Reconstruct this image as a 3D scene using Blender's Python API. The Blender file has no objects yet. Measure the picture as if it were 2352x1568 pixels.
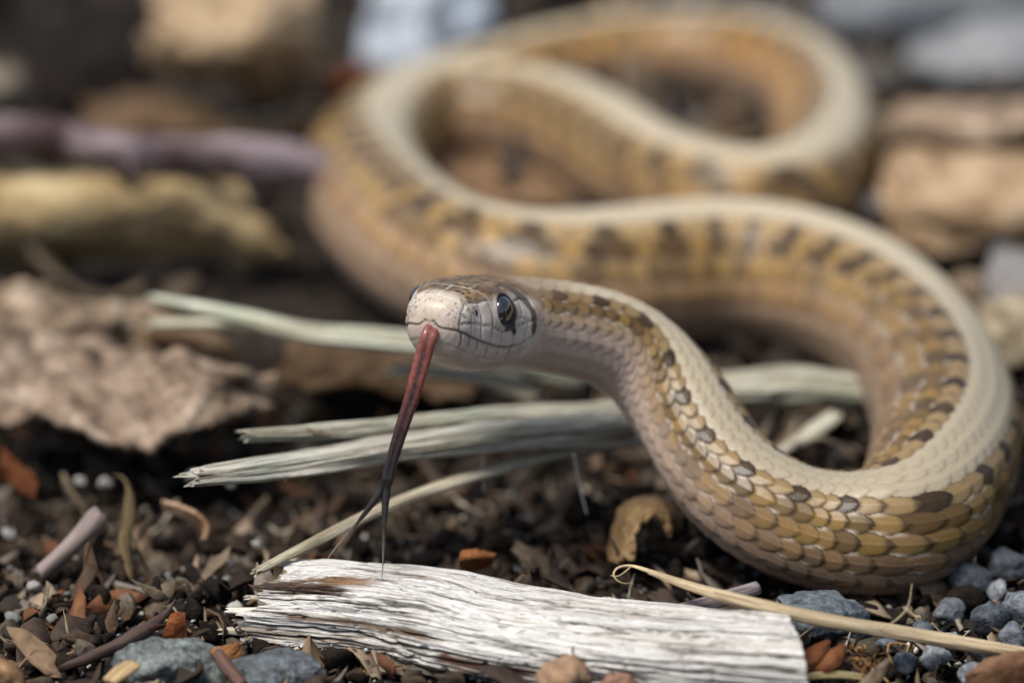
import bpy, math
import numpy as np
from mathutils import Vector, Matrix

# ------------------------------------------------------------------ camera, sky, sun, exposure
MM = 0.001                                   # everything below is authored in millimetres
sc = bpy.context.scene
TH = math.radians(20); D = 200.0; K = 46.0   # camera pitch, focus distance (mm), picture px per mm there
FW = np.array([0, math.cos(TH), -math.sin(TH)]); RT = np.array([1.0, 0, 0]); UP = np.array([0, math.sin(TH), math.cos(TH)])
HEAD = np.array([0, 0, 14.0])
CAM = HEAD - D*FW + 76/K*RT - 54/K*UP
cd = bpy.data.cameras.new('camera'); cam = bpy.data.objects.new('camera', cd); sc.collection.objects.link(cam)
cam.location = [float(v) for v in CAM*MM]; cam.rotation_euler = (math.pi/2 - TH, 0, 0)
cd.sensor_width = 36; cd.lens = 36*D/(2352/K); cd.clip_start = 0.005; cd.clip_end = 50
cd.dof.use_dof = True; cd.dof.focus_distance = (D-3.6)*MM; cd.dof.aperture_fstop = cd.lens/5.9
sc.camera = cam

SUN_EL, SUN_AZ = math.radians(64), math.radians(-126)      # azimuth from +Y, clockwise
w = bpy.data.worlds.new('World'); sc.world = w; w.use_nodes = True
nt = w.node_tree; bg = nt.nodes['Background']
sky = nt.nodes.new('ShaderNodeTexSky'); sky.sky_type = 'NISHITA'; sky.sun_disc = False
sky.sun_elevation = SUN_EL; sky.sun_rotation = SUN_AZ; sky.dust_density = 3.0; sky.air_density = 1.0; sky.ozone_density = 1.0
nt.links.new(sky.outputs[0], bg.inputs[0]); bg.inputs[1].default_value = 0.05
sl = bpy.data.lights.new('sun', 'SUN'); sun = bpy.data.objects.new('sun', sl); sc.collection.objects.link(sun)
sl.energy = 1.5; sl.angle = math.radians(26); sl.color = (1.0, 0.965, 0.91)
sdir = Vector((math.sin(SUN_AZ)*math.cos(SUN_EL), math.cos(SUN_AZ)*math.cos(SUN_EL), math.sin(SUN_EL)))
sun.rotation_euler = sdir.to_track_quat('Z', 'Y').to_euler()
sc.view_settings.view_transform = 'Standard'; sc.view_settings.look = 'None'
sc.view_settings.exposure = 1.58; sc.view_settings.gamma = 1.0; sc.view_settings.use_curve_mapping = False
sc.render.engine = 'CYCLES'; sc.cycles.use_denoising = True; sc.cycles.max_bounces = 6

# ------------------------------------------------------------------ picture helpers (a pixel gives a direction, contact gives the distance)
def ray(px, py): return FW + (px-1176)/K/D*RT + (784-py)/K/D*UP
def P(px, py, z):
    d = ray(px, py); return CAM + d*(z-CAM[2])/d[2]
def PY(px, py, y):
    d = ray(px, py); return CAM + d*(y-CAM[1])/d[1]

# ------------------------------------------------------------------ numpy helpers
_rng = np.random.default_rng(7)
_perm = _rng.permutation(512); _perm = np.concatenate([_perm]*3)
_grad = _rng.normal(size=(512, 3)); _grad /= np.linalg.norm(_grad, axis=1)[:, None]
def noise(p):
    p = np.asarray(p, float); i = np.floor(p).astype(int); f = p - i; u = f*f*f*(f*(f*6-15)+10); i &= 511
    def g(dx, dy, dz):
        h = _perm[_perm[_perm[(i[..., 0]+dx) & 511] + ((i[..., 1]+dy) & 511)] + ((i[..., 2]+dz) & 511)]
        G = _grad[h]; return G[..., 0]*(f[..., 0]-dx) + G[..., 1]*(f[..., 1]-dy) + G[..., 2]*(f[..., 2]-dz)
    x, y, z = u[..., 0], u[..., 1], u[..., 2]
    L = lambda a, b, t: a + t*(b-a)
    return 1.6*L(L(L(g(0,0,0), g(1,0,0), x), L(g(0,1,0), g(1,1,0), x), y), L(L(g(0,0,1), g(1,0,1), x), L(g(0,1,1), g(1,1,1), x), y), z)
def fbm(p, o=4):
    p = np.asarray(p, float); s = 0; a = 1.0
    for k in range(o): s = s + a*noise(p*2**k + 17.3*k); a *= 0.5
    return s
def ss(a, b, x):
    t = np.clip((np.asarray(x, float)-a)/(b-a), 0, 1); return t*t*(3-2*t)
def mix(a, b, t):
    t = np.asarray(t)[..., None]; return np.asarray(a)*(1-t) + np.asarray(b)*t
def crom(pts, n):
    """Catmull-Rom through pts, n samples spread evenly over the segments"""
    p = np.asarray(pts, float); m = len(p)
    e = np.concatenate([[2*p[0]-p[1]], p, [2*p[-1]-p[-2]]])
    t = np.linspace(0, m-1, n); k = np.minimum(t.astype(int), m-2); f = (t-k).reshape((-1,)+(1,)*(p.ndim-1))
    a, b, c, d = e[k], e[k+1], e[k+2], e[k+3]
    return 0.5*(2*b + (c-a)*f + (2*a-5*b+4*c-d)*f**2 + (3*b-a-3*c+d)*f**3)
def resample(pts, n):
    p = crom(pts, 40*len(pts)); l = np.concatenate([[0], np.cumsum(np.linalg.norm(np.diff(p, axis=0), axis=1))])
    t = np.linspace(0, l[-1], n); return np.stack([np.interp(t, l, p[:, k]) for k in range(3)], 1), t
def segdist(x, y, poly):
    d = np.full(np.shape(x), 1e9)
    for (x0, y0), (x1, y1) in zip(poly[:-1], poly[1:]):
        dx, dy = x1-x0, y1-y0; t = np.clip(((x-x0)*dx + (y-y0)*dy)/(dx*dx+dy*dy+1e-12), 0, 1)
        d = np.minimum(d, np.hypot(x-x0-t*dx, y-y0-t*dy))
    return d

# ------------------------------------------------------------------ mesh helpers
COL = sc.collection
def mesh_data(name, V, F, col=None, gc=None, smooth=True):
    me = bpy.data.meshes.new(name); V = np.asarray(V, float)*MM
    F = np.asarray(F, np.int32); n = F.shape[1]
    me.vertices.add(len(V)); me.vertices.foreach_set('co', V.astype(np.float32).ravel())
    me.loops.add(F.size); me.loops.foreach_set('vertex_index', F.ravel())
    me.polygons.add(len(F)); me.polygons.foreach_set('loop_start', np.arange(0, F.size, n, dtype=np.int32))
    if smooth: me.polygons.foreach_set('use_smooth', np.ones(len(F), bool))
    me.update(calc_edges=True); me.validate()
    if col is not None:
        a = me.attributes.new('Col', 'FLOAT_COLOR', 'POINT'); c = np.ones((len(V), 4), np.float32); c[:, :3] = col; a.data.foreach_set('color', c.ravel())
    if gc is not None:
        a = me.attributes.new('GC', 'FLOAT_VECTOR', 'POINT'); a.data.foreach_set('vector', np.asarray(gc, np.float32).ravel())
    return me
def tag(o, label=None, cat=None, group=None, kind=None):
    for k, v in (('label', label), ('category', cat), ('group', group), ('kind', kind)):
        if v: o[k] = v
    return o
def mk(name, V, F, mat, parent=None, col=None, gc=None, smooth=True):
    V = np.asarray(V, float)
    if parent is None: base = np.array([V[:, 0].mean(), V[:, 1].mean(), V[:, 2].min()])
    else: base = np.array(parent['_base'])
    me = mesh_data(name, V-base, F, col, gc, smooth); me.materials.append(mat)
    o = bpy.data.objects.new(name, me); COL.objects.link(o)
    if parent is None: o.location = [float(v) for v in base*MM]; o['_base'] = [float(v) for v in base]
    else: o.parent = parent; o['_base'] = [float(v) for v in base]
    return o
def thing(name, base, label, cat, group=None):
    o = bpy.data.objects.new(name, None); COL.objects.link(o); o.empty_display_size = 0.002
    o.location = [float(v) for v in np.asarray(base)*MM]; o['_base'] = [float(v) for v in base]
    return tag(o, label, cat, group)
def gridfaces(R, C, wrap=True):
    i = np.arange(R-1)[:, None]; j = np.arange(C if wrap else C-1)[None, :]; j2 = (j+1) % C
    return np.stack([i*C+j+0*i, i*C+j2, (i+1)*C+j2, (i+1)*C+j], -1).reshape(-1, 4)

# ------------------------------------------------------------------ materials
class NB:
    def __init__(s, name):
        s.m = bpy.data.materials.new(name); s.m.use_nodes = True; s.t = s.m.node_tree; s.b = s.t.nodes['Principled BSDF']
    def n(s, typ, **kw):
        x = s.t.nodes.new('ShaderNode'+typ)
        for k, v in kw.items(): setattr(x, k, v)
        return x
    def l(s, a, b): s.t.links.new(a, b)
    def attr(s, name): return s.n('Attribute', attribute_name=name)
    def vec(s, src, scale):
        v = s.n('VectorMath', operation='MULTIPLY'); s.l(src, v.inputs[0]); v.inputs[1].default_value = scale; return v.outputs[0]
    def noise(s, src, scale=1, detail=4, rough=.55):
        x = s.n('TexNoise'); s.l(src, x.inputs['Vector']); x.inputs['Scale'].default_value = scale; x.inputs['Detail'].default_value = detail
        x.inputs['Roughness'].default_value = rough; return x.outputs['Fac']
    def ramp(s, src, stops):
        r = s.n('ValToRGB'); s.l(src, r.inputs[0]); e = r.color_ramp.elements
        while len(e) < len(stops): e.new(.5)
        for q, (p, c) in zip(e, stops): q.position = p; q.color = (*c, 1) if len(c) == 3 else c
        return r.outputs[0]
    def mixc(s, a, b, f, mode='MIX'):
        x = s.n('Mix', data_type='RGBA', blend_type=mode)
        for inp, v in ((x.inputs[6], a), (x.inputs[7], b)):
            if hasattr(v, 'is_linked'): s.l(v, inp)
            else: inp.default_value = (*v, 1)
        if hasattr(f, 'is_linked'): s.l(f, x.inputs[0])
        else: x.inputs[0].default_value = f
        return x.outputs[2]
    def bump(s, h, dist, strength=1.0, prev=None):
        x = s.n('Bump'); s.l(h, x.inputs['Height']); x.inputs['Distance'].default_value = dist; x.inputs['Strength'].default_value = strength
        if prev is not None: s.l(prev, x.inputs['Normal'])
        return x.outputs[0]
    def fin(s, col, rough=.7, normal=None, spec=.4, coat=0):
        if hasattr(col, 'is_linked'): s.l(col, s.b.inputs['Base Color'])
        else: s.b.inputs['Base Color'].default_value = (*col, 1)
        if hasattr(rough, 'is_linked'): s.l(rough, s.b.inputs['Roughness'])
        else: s.b.inputs['Roughness'].default_value = rough
        s.b.inputs['Specular IOR Level'].default_value = spec
        if coat: s.b.inputs['Coat Weight'].default_value = coat; s.b.inputs['Coat Roughness'].default_value = .1
        if normal is not None: s.l(normal, s.b.inputs['Normal'])
        return s.m
G3 = lambda v: (v, v, v)
def mat_vcol(name, rough, spec=.4, nscale=2.0, nstr=.25, bumpd=.05, coat=0, src='Object', fine=None):
    """painted-on base colour from the mesh, broken up by noise"""
    b = NB(name); c = b.attr('Col').outputs['Color']
    co = b.n('TexCoord').outputs['Object'] if src == 'Object' else b.attr('GC').outputs['Vector']
    v = b.vec(co, (1000*nscale,)*3 if src == 'Object' else (nscale,)*3)
    f = b.noise(v, 1, 6, .6); k = b.ramp(f, [(.25, G3(1-nstr)), (.75, G3(1+nstr))])
    return b.fin(b.mixc(c, k, 1.0, 'MULTIPLY'), rough, b.bump(f, bumpd*MM), spec, coat)
def mat_wood(name, light, mid, dark, crack=.5, stretch=.07, scale=1.6, rough=.8, bumpd=.25, green=None):
    """weathered wood: fibres run along GC.x"""
    b = NB(name); g = b.attr('GC').outputs['Vector']; vc = b.attr('Col').outputs['Color']
    f1 = b.noise(b.vec(g, (stretch*scale, scale, scale)), 1, 8, .65)
    f2 = b.noise(b.vec(g, (stretch*2*scale, scale*5, scale*5)), 1, 6, .7)
    f3 = b.noise(b.vec(g, (.25, .4, .4)), 1, 3)
    c = b.ramp(f1, [(.30, dark), (.44, mid), (.58, light)])
    c = b.mixc(c, b.ramp(f2, [(.36, G3(.35)), (.50, G3(1.0))]), crack, 'MULTIPLY')
    if green: c = b.mixc(c, green, b.ramp(f3, [(.5, G3(0)), (.7, G3(.42))]))
    c = b.mixc(c, vc, 1.0, 'MULTIPLY')
    n = b.bump(f1, bumpd*MM); n = b.bump(f2, bumpd*.5*MM, 1, n)
    return b.fin(c, rough, n, .12)
def mat_leaf(name, c1, c2, c3, rough=.65, scale=.5):
    b = NB(name); g = b.attr('GC').outputs['Vector']; vc = b.attr('Col').outputs['Color']
    f = b.noise(b.vec(g, (scale,)*3), 1, 6, .6); f2 = b.noise(b.vec(g, (scale*6,)*3), 1, 5, .65)
    c = b.ramp(f, [(.32, c1), (.5, c2), (.68, c3)])
    c = b.mixc(c, b.ramp(f2, [(.3, G3(.55)), (.6, G3(1.1))]), .7, 'MULTIPLY'); c = b.mixc(c, vc, 1.0, 'MULTIPLY')
    n = b.bump(f2, .15*MM); n = b.bump(f, .4*MM, 1, n)
    return b.fin(c, rough, n, .10)

M = {}
M['soil'] = mat_vcol('soil', .95, .12, 1.3, .5, .25)
M['crumb'] = mat_vcol('soil_crumb', .9, .10, 2.6, .6, .2)
M['sand'] = mat_vcol('sand_grain', .25, .5, 3.0, .2, .03)
M['stone'] = mat_vcol('stone', .75, .2, 1.6, .45, .12)
M['speckstone'] = mat_vcol('speckled_stone', .55, .3, 2.6, .85, .2)
M['bit'] = mat_vcol('plant_bit', .75, .15, 2.0, .35, .08)
M['skin'] = mat_vcol('snake_skin', .35, .28, 5.0, .12, .012)
M['whiteblock'] = mat_wood('bleached_block', (1, 1, 1), (.90, .88, .85), (.30, .24, .18), .85, .045, 2.1, .75, .30)
M['whitewood'] = mat_wood('bleached_wood', (.86, .84, .78), (.62, .58, .50), (.16, .11, .07), .75, .06, 1.5, .75, .35)
M['greywood'] = mat_wood('grey_weathered_wood', (.66, .63, .54), (.36, .32, .24), (.07, .055, .035), .85, .045, 2.2, .85, .3, (.34, .40, .31))
M['straw'] = mat_wood('dry_straw', (.52, .42, .27), (.38, .29, .17), (.10, .065, .035), .85, .03, 3.0, .6, .14)
M['twig'] = mat_wood('purple_brown_twig', (.27, .215, .22), (.085, .053, .053), (.025, .014, .014), .5, .35, .38, .5, .3)
M['darktwig'] = mat_wood('dark_twig', (.075, .05, .04), (.035, .022, .018), (.012, .008, .006), .5, .1, 2.0, .45, .1)
M['greytwig'] = mat_wood('mauve_grey_twig', (.34, .28, .27), (.22, .17, .15), (.08, .06, .05), .5, .1, 1.5, .7, .15)
M['leaf_tan'] = mat_leaf('tan_leaf', (.17, .105, .055), (.33, .23, .135), (.45, .34, .22))
M['leaf_grey'] = mat_leaf('grey_brown_leaf', (.06, .043, .03), (.24, .18, .128), (.44, .36, .27), .8, .5)
M['leaf_gold'] = mat_leaf('golden_leaf', (.22, .15, .07), (.36, .26, .13), (.46, .36, .2), .6, .25)
M['leaf_rust'] = mat_leaf('rusty_leaf', (.14, .04, .012), (.30, .10, .03), (.42, .17, .06), .5, .6)
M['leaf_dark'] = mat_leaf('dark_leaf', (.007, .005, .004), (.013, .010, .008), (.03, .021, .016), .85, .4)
M['eye'] = mat_vcol('eye', .04, .6, .1, .0, .0, coat=1.0)
M['tongue'] = mat_vcol('tongue', .3, .3, 4.0, .35, .05, coat=.4)
M['thread'] = mat_vcol('thread', .5, .4, 3.0, .1, .01)

# ------------------------------------------------------------------ ground
def gz(x, y):
    x = np.asarray(x, float); y = np.asarray(y, float)
    p = np.stack([x*.09, y*.09, 0*x+3.1], -1)
    h = 0.9*fbm(p, 3) + .35*fbm(p*5, 3) - .9
    return h - 2.2*ss(2, 14, y)*ss(0, -12, x-2)*ss(40, 22, y) + 1.2*ss(-9, -18, y)*0
def spaced(lo, hi, n, far):
    a = np.linspace(lo, hi, n); st = (hi-lo)/n; e = st*1.35**np.arange(1, 26); e = np.cumsum(e); e = e[e < far]
    return np.concatenate([lo-e[::-1], a, hi+e])
gx = spaced(-48, 48, 290, 6000); gy = spaced(-32, 150, 380, 6000)
X, Y = np.meshgrid(gx, gy); Z = gz(X, Y) + .18*fbm(np.stack([X*1.6, Y*1.6, 0*X], -1), 3)
V = np.stack([X, Y, Z], -1).reshape(-1, 3)
q = fbm(np.stack([X*.5, Y*.5, 0*X+9], -1), 3).reshape(-1)
c = mix((.012, .009, .007), (.035, .027, .020), ss(-.4, .7, q))
o = mk('ground', V, gridfaces(len(gy), len(gx), False), M['soil'], None, c); tag(o, 'dark damp soil under the leaf litter', None, None, 'structure')

# ------------------------------------------------------------------ generic builders
def tube_frames(c):
    t = np.gradient(c, axis=0); t /= np.linalg.norm(t, axis=1)[:, None]
    z = np.array([0, 0, 1.0]); s = np.cross(t, z); bad = np.linalg.norm(s, axis=1) < 1e-3; s[bad] = (1, 0, 0)
    s /= np.linalg.norm(s, axis=1)[:, None]; u = np.cross(s, t); return t, s, u
def tube(name, pts, radii, mat, parent=None, nr=20, step=.4, flat=1.0, lump=.12, lumpscale=.6, grain=.0, jag=(0, 0), seed=0, roll=0, tint=(1, 1, 1), colf=None):
    """stick-like solid along pts; flat squashes it vertically, jag splinters the ends by that many mm"""
    L0 = np.linalg.norm(np.diff(np.asarray(pts, float), axis=0), axis=1).sum(); n = max(6, int(L0/step))
    c, l = resample(pts, n); t, s, u = tube_frames(c); L = l[-1]
    rr = np.interp(l/L, np.linspace(0, 1, len(radii)), radii)
    ph = np.linspace(0, 2*np.pi, nr, endpoint=False)
    A, B = np.meshgrid(l, ph, indexing='ij')
    ca, sa = np.cos(B), np.sin(B); cr, sr = math.cos(roll), math.sin(roll)
    n1 = fbm(np.stack([A*.35*lumpscale, ca*1.2+seed*7.1, sa*1.2], -1), 3)
    rad = rr[:, None]*(1 + lump*n1)
    if grain: rad = rad*(1 + grain*noise(np.stack([A*.12, ca*4.5+seed, sa*4.5], -1)) + grain*.5*noise(np.stack([A*.3, ca*11+seed, sa*11], -1)))
    x = rad*ca; y = rad*sa*flat; x, y = x*cr-y*sr, x*sr+y*cr
    shift = np.zeros_like(A)
    if jag[0]: shift -= jag[0]*(.5+noise(np.stack([ca*2.6+seed, sa*2.6, 0*ca], -1))*.9)*ss(min(.35*L, 4*jag[0]), 0, A)
    if jag[1]: shift += jag[1]*(.5+noise(np.stack([ca*2.6+seed+9, sa*2.6, 0*ca], -1))*.9)*ss(max(.65*L, L-4*jag[1]), L, A)
    V = c[:, None]+x[..., None]*s[:, None]+y[..., None]*u[:, None]+shift[..., None]*t[:, None]
    gc = np.stack([A+shift+seed*31, x, y], -1)
    V = V.reshape(-1, 3); gc = gc.reshape(-1, 3); F = gridfaces(n, nr)
    # end caps: an inset ring and a centre, so the ends are broken rather than round
    caps = []; k = len(V); extraV = []; extraG = []
    for e, sg in ((0, -1), (n-1, 1)):
        ring = np.arange(nr)+e*nr; cen = V[ring].mean(0) - sg*t[e]*rr[e]*.25
        extraV.append(cen); extraG.append(gc[ring].mean(0)); ci = k; k += 1
        r2 = np.roll(ring, -1); tri = np.stack([r2, ring, 0*ring+ci, 0*ring+ci], -1) if sg < 0 else np.stack([ring, r2, 0*ring+ci, 0*ring+ci], -1)
        caps.append(tri)
    V = np.concatenate([V, extraV]); gc = np.concatenate([gc, extraG])
    col = np.ones((len(V), 3))*np.asarray(tint)
    if colf is not None: col = colf(gc, V)*np.asarray(tint)
    me_faces = F
    o = mk(name, V, me_faces, mat, parent, col, gc)
    import bmesh
    bm = bmesh.new(); bm.from_mesh(o.data); bm.verts.ensure_lookup_table()
    for cp in caps:
        for a, b_, d, _ in cp:
            f = bm.faces.new((bm.verts[a], bm.verts[b_], bm.verts[d])); f.smooth = False
    bm.to_mesh(o.data); bm.free()
    return o
def sheet(name, ctrl, mat, n=(46, 46), thick=.25, crumple=.5, cscale=.25, ragged=.12, seed=0, tint=(1, 1, 1), veins=0, parent=None, holes=.0):
    """dry leaf / bark flake: a surface through a grid of control points, crumpled, ragged at the rim, with thickness"""
    c = np.asarray(ctrl, float); a = crom(c, n[0]); a = crom(a.transpose(1, 0, 2), n[1]).transpose(1, 0, 2)
    lu = np.linalg.norm(np.diff(a, axis=0), axis=2).mean()*(n[0]-1); lv = np.linalg.norm(np.diff(a, axis=1), axis=2).mean()*(n[1]-1)
    u = np.linspace(0, 1, n[0])[:, None]+np.zeros(n[1]); v = np.linspace(0, 1, n[1])[None]+np.zeros((n[0], 1))
    nr = np.cross(np.gradient(a, axis=0), np.gradient(a, axis=1)); nr /= np.linalg.norm(nr, axis=2)[..., None]+1e-9
    gp = np.stack([u*lu, v*lv, 0*u+seed*13.7], -1)
    h = crumple*fbm(gp*cscale, 4)
    if veins:
        d = np.abs(v-.5)*lv; side = np.abs(((u*lu*.8 - d*.9)/veins) % 1 - .5)
        h = h + .22*np.exp(-(d/.4)**2) + .12*np.exp(-(side/.09)**2)*np.exp(-d/(.5*lv))
    V = (a + nr*h[..., None]).reshape(-1, 3); F = gridfaces(n[0], n[1], False)
    edge = np.minimum(np.minimum(u, 1-u)*2, np.minimum(v, 1-v)*2).reshape(-1) + ragged*(fbm(gp*.5+5, 4).reshape(-1)-.35)
    if holes: edge = np.where(fbm(gp*.35+50, 2).reshape(-1) > 1-holes, -1, edge)
    keep = (edge[F] > 0).all(1); F = F[keep]
    used = np.unique(F); mp = -np.ones(len(V), int); mp[used] = np.arange(len(used))
    o = mk(name, V[used], mp[F], mat, parent, np.ones((len(used), 3))*np.asarray(tint), gp.reshape(-1, 3)[used])
    s = o.modifiers.new('thickness', 'SOLIDIFY'); s.thickness = thick*MM; s.offset = 0
    return o
import bmesh
_ico = {}
def ico(sub):
    if sub not in _ico:
        bm = bmesh.new(); bmesh.ops.create_icosphere(bm, subdivisions=sub, radius=1)
        bm.verts.ensure_lookup_table(); _ico[sub] = (np.array([v.co[:] for v in bm.verts]), np.array([[v.index for v in f.verts] for f in bm.faces])); bm.free()
    return _ico[sub]
def rotm(a, b, c): return np.array(Matrix.Rotation(a, 3, 'Z') @ Matrix.Rotation(b, 3, 'X') @ Matrix.Rotation(c, 3, 'Y'))
def rock(name, pos, size, mat, col, seed=0, sub=4, rough=.35, facet=.5, rz=0, parent=None, sink=.3):
    v, f = ico(sub); r = np.random.default_rng(seed)
    d = 1 + rough*fbm(v*1.1+seed*3.3, 3)
    for _ in range(9):          # chop planar facets
        nrm = r.normal(size=3); nrm /= np.linalg.norm(nrm); h = r.uniform(.62, .95); dt = v@nrm
        lim = np.where(dt > .05, h/np.maximum(dt, .05), 9); d = d*(1-facet)+np.minimum(d, lim)*facet if facet < 1 else np.minimum(d, lim)
    d = d + .04*fbm(v*6+seed, 3)
    V = (v*d[:, None]*np.asarray(size)) @ rotm(rz, 0, 0).T; V = V + np.asarray(pos) + np.array([0, 0, size[2]*(1-sink)])
    cc = np.asarray(col)*(1+.35*fbm(v*2.2+seed, 3))[:, None]
    return mk(name, V, f, mat, parent, np.clip(cc, .004, 1))

# ------------------------------------------------------------------ the snake
YAW, NOSE = math.radians(23.5), math.radians(17)
hv = np.array([-math.sin(YAW)*math.cos(NOSE), -math.cos(YAW)*math.cos(NOSE), math.sin(NOSE)])      # snout direction
lv = np.array([math.cos(YAW), -math.sin(YAW), 0.0]); uv = np.cross(hv, lv); uv = -uv if uv[2] < 0 else uv
SN = PY(986, 736, -4.6)                                                                        # tip of the snout
def hp(s, l, u): return SN - hv*s + lv*l + uv*u
ctr = [SN - hv*s for s in (0, 2, 4, 6, 7.6)]
for px, py, y in ((1395, 776, 5.4), (1490, 842, 5.4), (1562, 925, 4.2), (1617, 1025, 2.3), (1685, 1120, .4), (1785, 1190, -1.1)): ctr.append(PY(px, py, y))
# the pale back stripe as seen, the body radius there and how far the back leans sideways (x, y)
dors = [(1900,1112,3.0,0,-.2),(2000,1118,3.1,.05,-.28),(2110,1098,3.3,.2,-.25),(2200,1042,3.55,.42,-.2),(2270,960,3.8,.6,-.1),(2292,860,3.95,.66,0),(2240,740,4,.58,.08),(2150,640,4,.4,.1),(2040,560,4.1,.2,.05),(1900,500,4.2,.05,0),(1750,472,4.2,0,-.05),
        (1600,468,4.25,0,-.05),(1450,482,4.3,0,0),(1300,492,4.3,.06,.1),(1180,482,4.3,.2,.22),(1080,452,4.3,.4,.3),(1000,400,4.2,.56,.25),(930,330,4.0,.56,.1),(893,260,3.75,.42,0),(912,190,3.55,.18,0),(980,150,3.45,.12,.05),(1080,140,3.5,0,.1),(1200,150,3.5,0,.1),
        (1310,180,3.5,0,.08),(1400,225,3.5,0,.05),(1500,290,3.5,0,0),(1600,330,3.5,0,-.05),(1720,355,3.5,.05,-.1),(1830,345,3.5,.2,-.1),(1920,300,3.45,.4,-.05),(1960,230,3.4,.5,0),(1930,140,3.35,.4,.1),(1850,70,3.3,.2,.15),(1700,30,3.2,.05,.2),(1500,22,3.1,0,.2),
        (1300,46,2.9,0,.15),(1150,88,2.6,0,.1),(1010,132,2.2,0,0),(900,172,1.95,0,0),(800,216,1.7,0,0),(640,262,1.25,0,0),(430,302,.45,0,0)]
rk = []; nh = len(ctr); lean = [np.array([0, 0, 1.0])]*nh
for px, py, r, ax, ay in dors:
    nv = np.array([ax, ay, math.sqrt(1-ax*ax-ay*ay)])
    p = P(px, py, r*(1+nv[2])-.1); ctr.append(p - nv*r); rk.append(r); lean.append(nv)
cc, ll = resample(ctr, 9000)
def gsm(a, k):
    x = np.arange(-3*k, 3*k+1); g = np.exp(-.5*(x/k)**2); g /= g.sum()
    p = np.pad(a, [(3*k, 3*k)]+[(0, 0)]*(a.ndim-1), mode='reflect', reflect_type='odd'); return np.stack([np.convolve(p[:, i], g, 'valid') for i in range(a.shape[1])], 1)
cc = gsm(cc, 55)
ll = np.concatenate([[0], np.cumsum(np.linalg.norm(np.diff(cc, axis=0), axis=1))]); TOT = ll[-1]
# radius along the body, by the arc length of the control points
key = [ll[np.argmin(((cc-p)**2).sum(1)+0)] for p in ctr[nh:]]
lk = [ll[np.argmin(((cc-p)**2).sum(1))] for p in ctr]; lean = np.array(lean)
ks = [12, 15, 19, 23, 27] + key; kr = [2.44, 2.46, 2.56, 2.7, 2.86] + rk
o_ = np.argsort(ks); ks = np.array(ks)[o_]; kr = np.array(kr)[o_]
# ring positions: very fine on the head, fine on the near body, coarser far back
st = [0.0]
while st[-1] < TOT:
    s = st[-1]; st.append(s + (.012+.03*min(s/.5, 1) if s < 10.5 else .085 if s < 62 else .20 if s < 130 else .38))
st = np.array(st[:-1]); NR = len(st); NA = 288
C = np.stack([np.interp(st, ll, cc[:, k]) for k in range(3)], 1)
tan = np.stack([np.interp(st, ll, np.gradient(cc[:, k], ll)) for k in range(3)], 1); tan /= np.linalg.norm(tan, axis=1)[:, None]
ref = gsm(np.stack([np.interp(np.linspace(0, TOT, 1200), lk, lean[:, k]) for k in range(3)], 1), 22); ref = np.stack([np.interp(st, np.linspace(0, TOT, 1200), ref[:, k]) for k in range(3)], 1)
side = np.cross(ref, tan); side /= np.linalg.norm(side, axis=1)[:, None]      # +side = the animal's right ... fixed below
if np.dot(side[40], lv) < 0: side = -side
upv = np.cross(tan, side); upv = np.where(((upv*ref).sum(1) < 0)[:, None], -upv, upv)
hs = [0, .02, .06, .13, .25, .45, .8, 1.4, 2.2, 3.0, 3.7, 4.6, 5.6, 6.6, 7.6, 8.8, 10.2, 12]
hW = [0, .36, .62, .86, 1.10, 1.34, 1.60, 1.90, 2.18, 2.40, 2.55, 2.76, 2.98, 3.12, 3.14, 2.98, 2.66, 2.44]
hT = [0, .30, .52, .72, .92, 1.12, 1.34, 1.58, 1.78, 1.92, 2.0, 2.08, 2.12, 2.12, 2.12, 2.14, 2.2, 2.28]
hB = [0, .26, .46, .68, .93, 1.22, 1.55, 1.93, 2.25, 2.46, 2.58, 2.66, 2.64, 2.54, 2.42, 2.3, 2.25, 2.25]
hn = [2.0, 2.1, 2.25, 2.4, 2.5, 2.55, 2.6, 2.6, 2.6, 2.6, 2.55, 2.5, 2.4, 2.3, 2.2, 2.1, 2.0, 2.0]
rb = np.interp(st, ks, kr); hd = st < 12
Wd = np.where(hd, np.interp(st, hs, hW), rb); Tp = np.where(hd, np.interp(st, hs, hT), rb); Bt = np.where(hd, np.interp(st, hs, hB), rb*.97); ne = np.where(hd, np.interp(st, hs, hn), 2.0)
def sm1(a, k=25):
    m = st > 1.2; b = gsm(a[:, None], k)[:, 0]; f = ss(.9, 2.0, st); return a*(1-f)+b*f
Wd, Tp, Bt = sm1(Wd), sm1(Tp), sm1(Bt)
tt = np.linspace(-1, 1, NA, endpoint=False)                 # 0 = middle of the back, +-1 = middle of the belly
phi = np.pi/2 - tt*np.pi                                     # +t = left side
cs, sn = np.cos(phi), np.sin(phi)
S, T = np.meshgrid(st, tt, indexing='ij')
ex = 2/ne[:, None]
lx = Wd[:, None]*np.sign(cs)*np.abs(cs)**ex; uy = np.where(sn >= 0, Tp[:, None], Bt[:, None])*np.sign(sn)*np.abs(sn)**ex
a_ = np.abs(lx)
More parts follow.
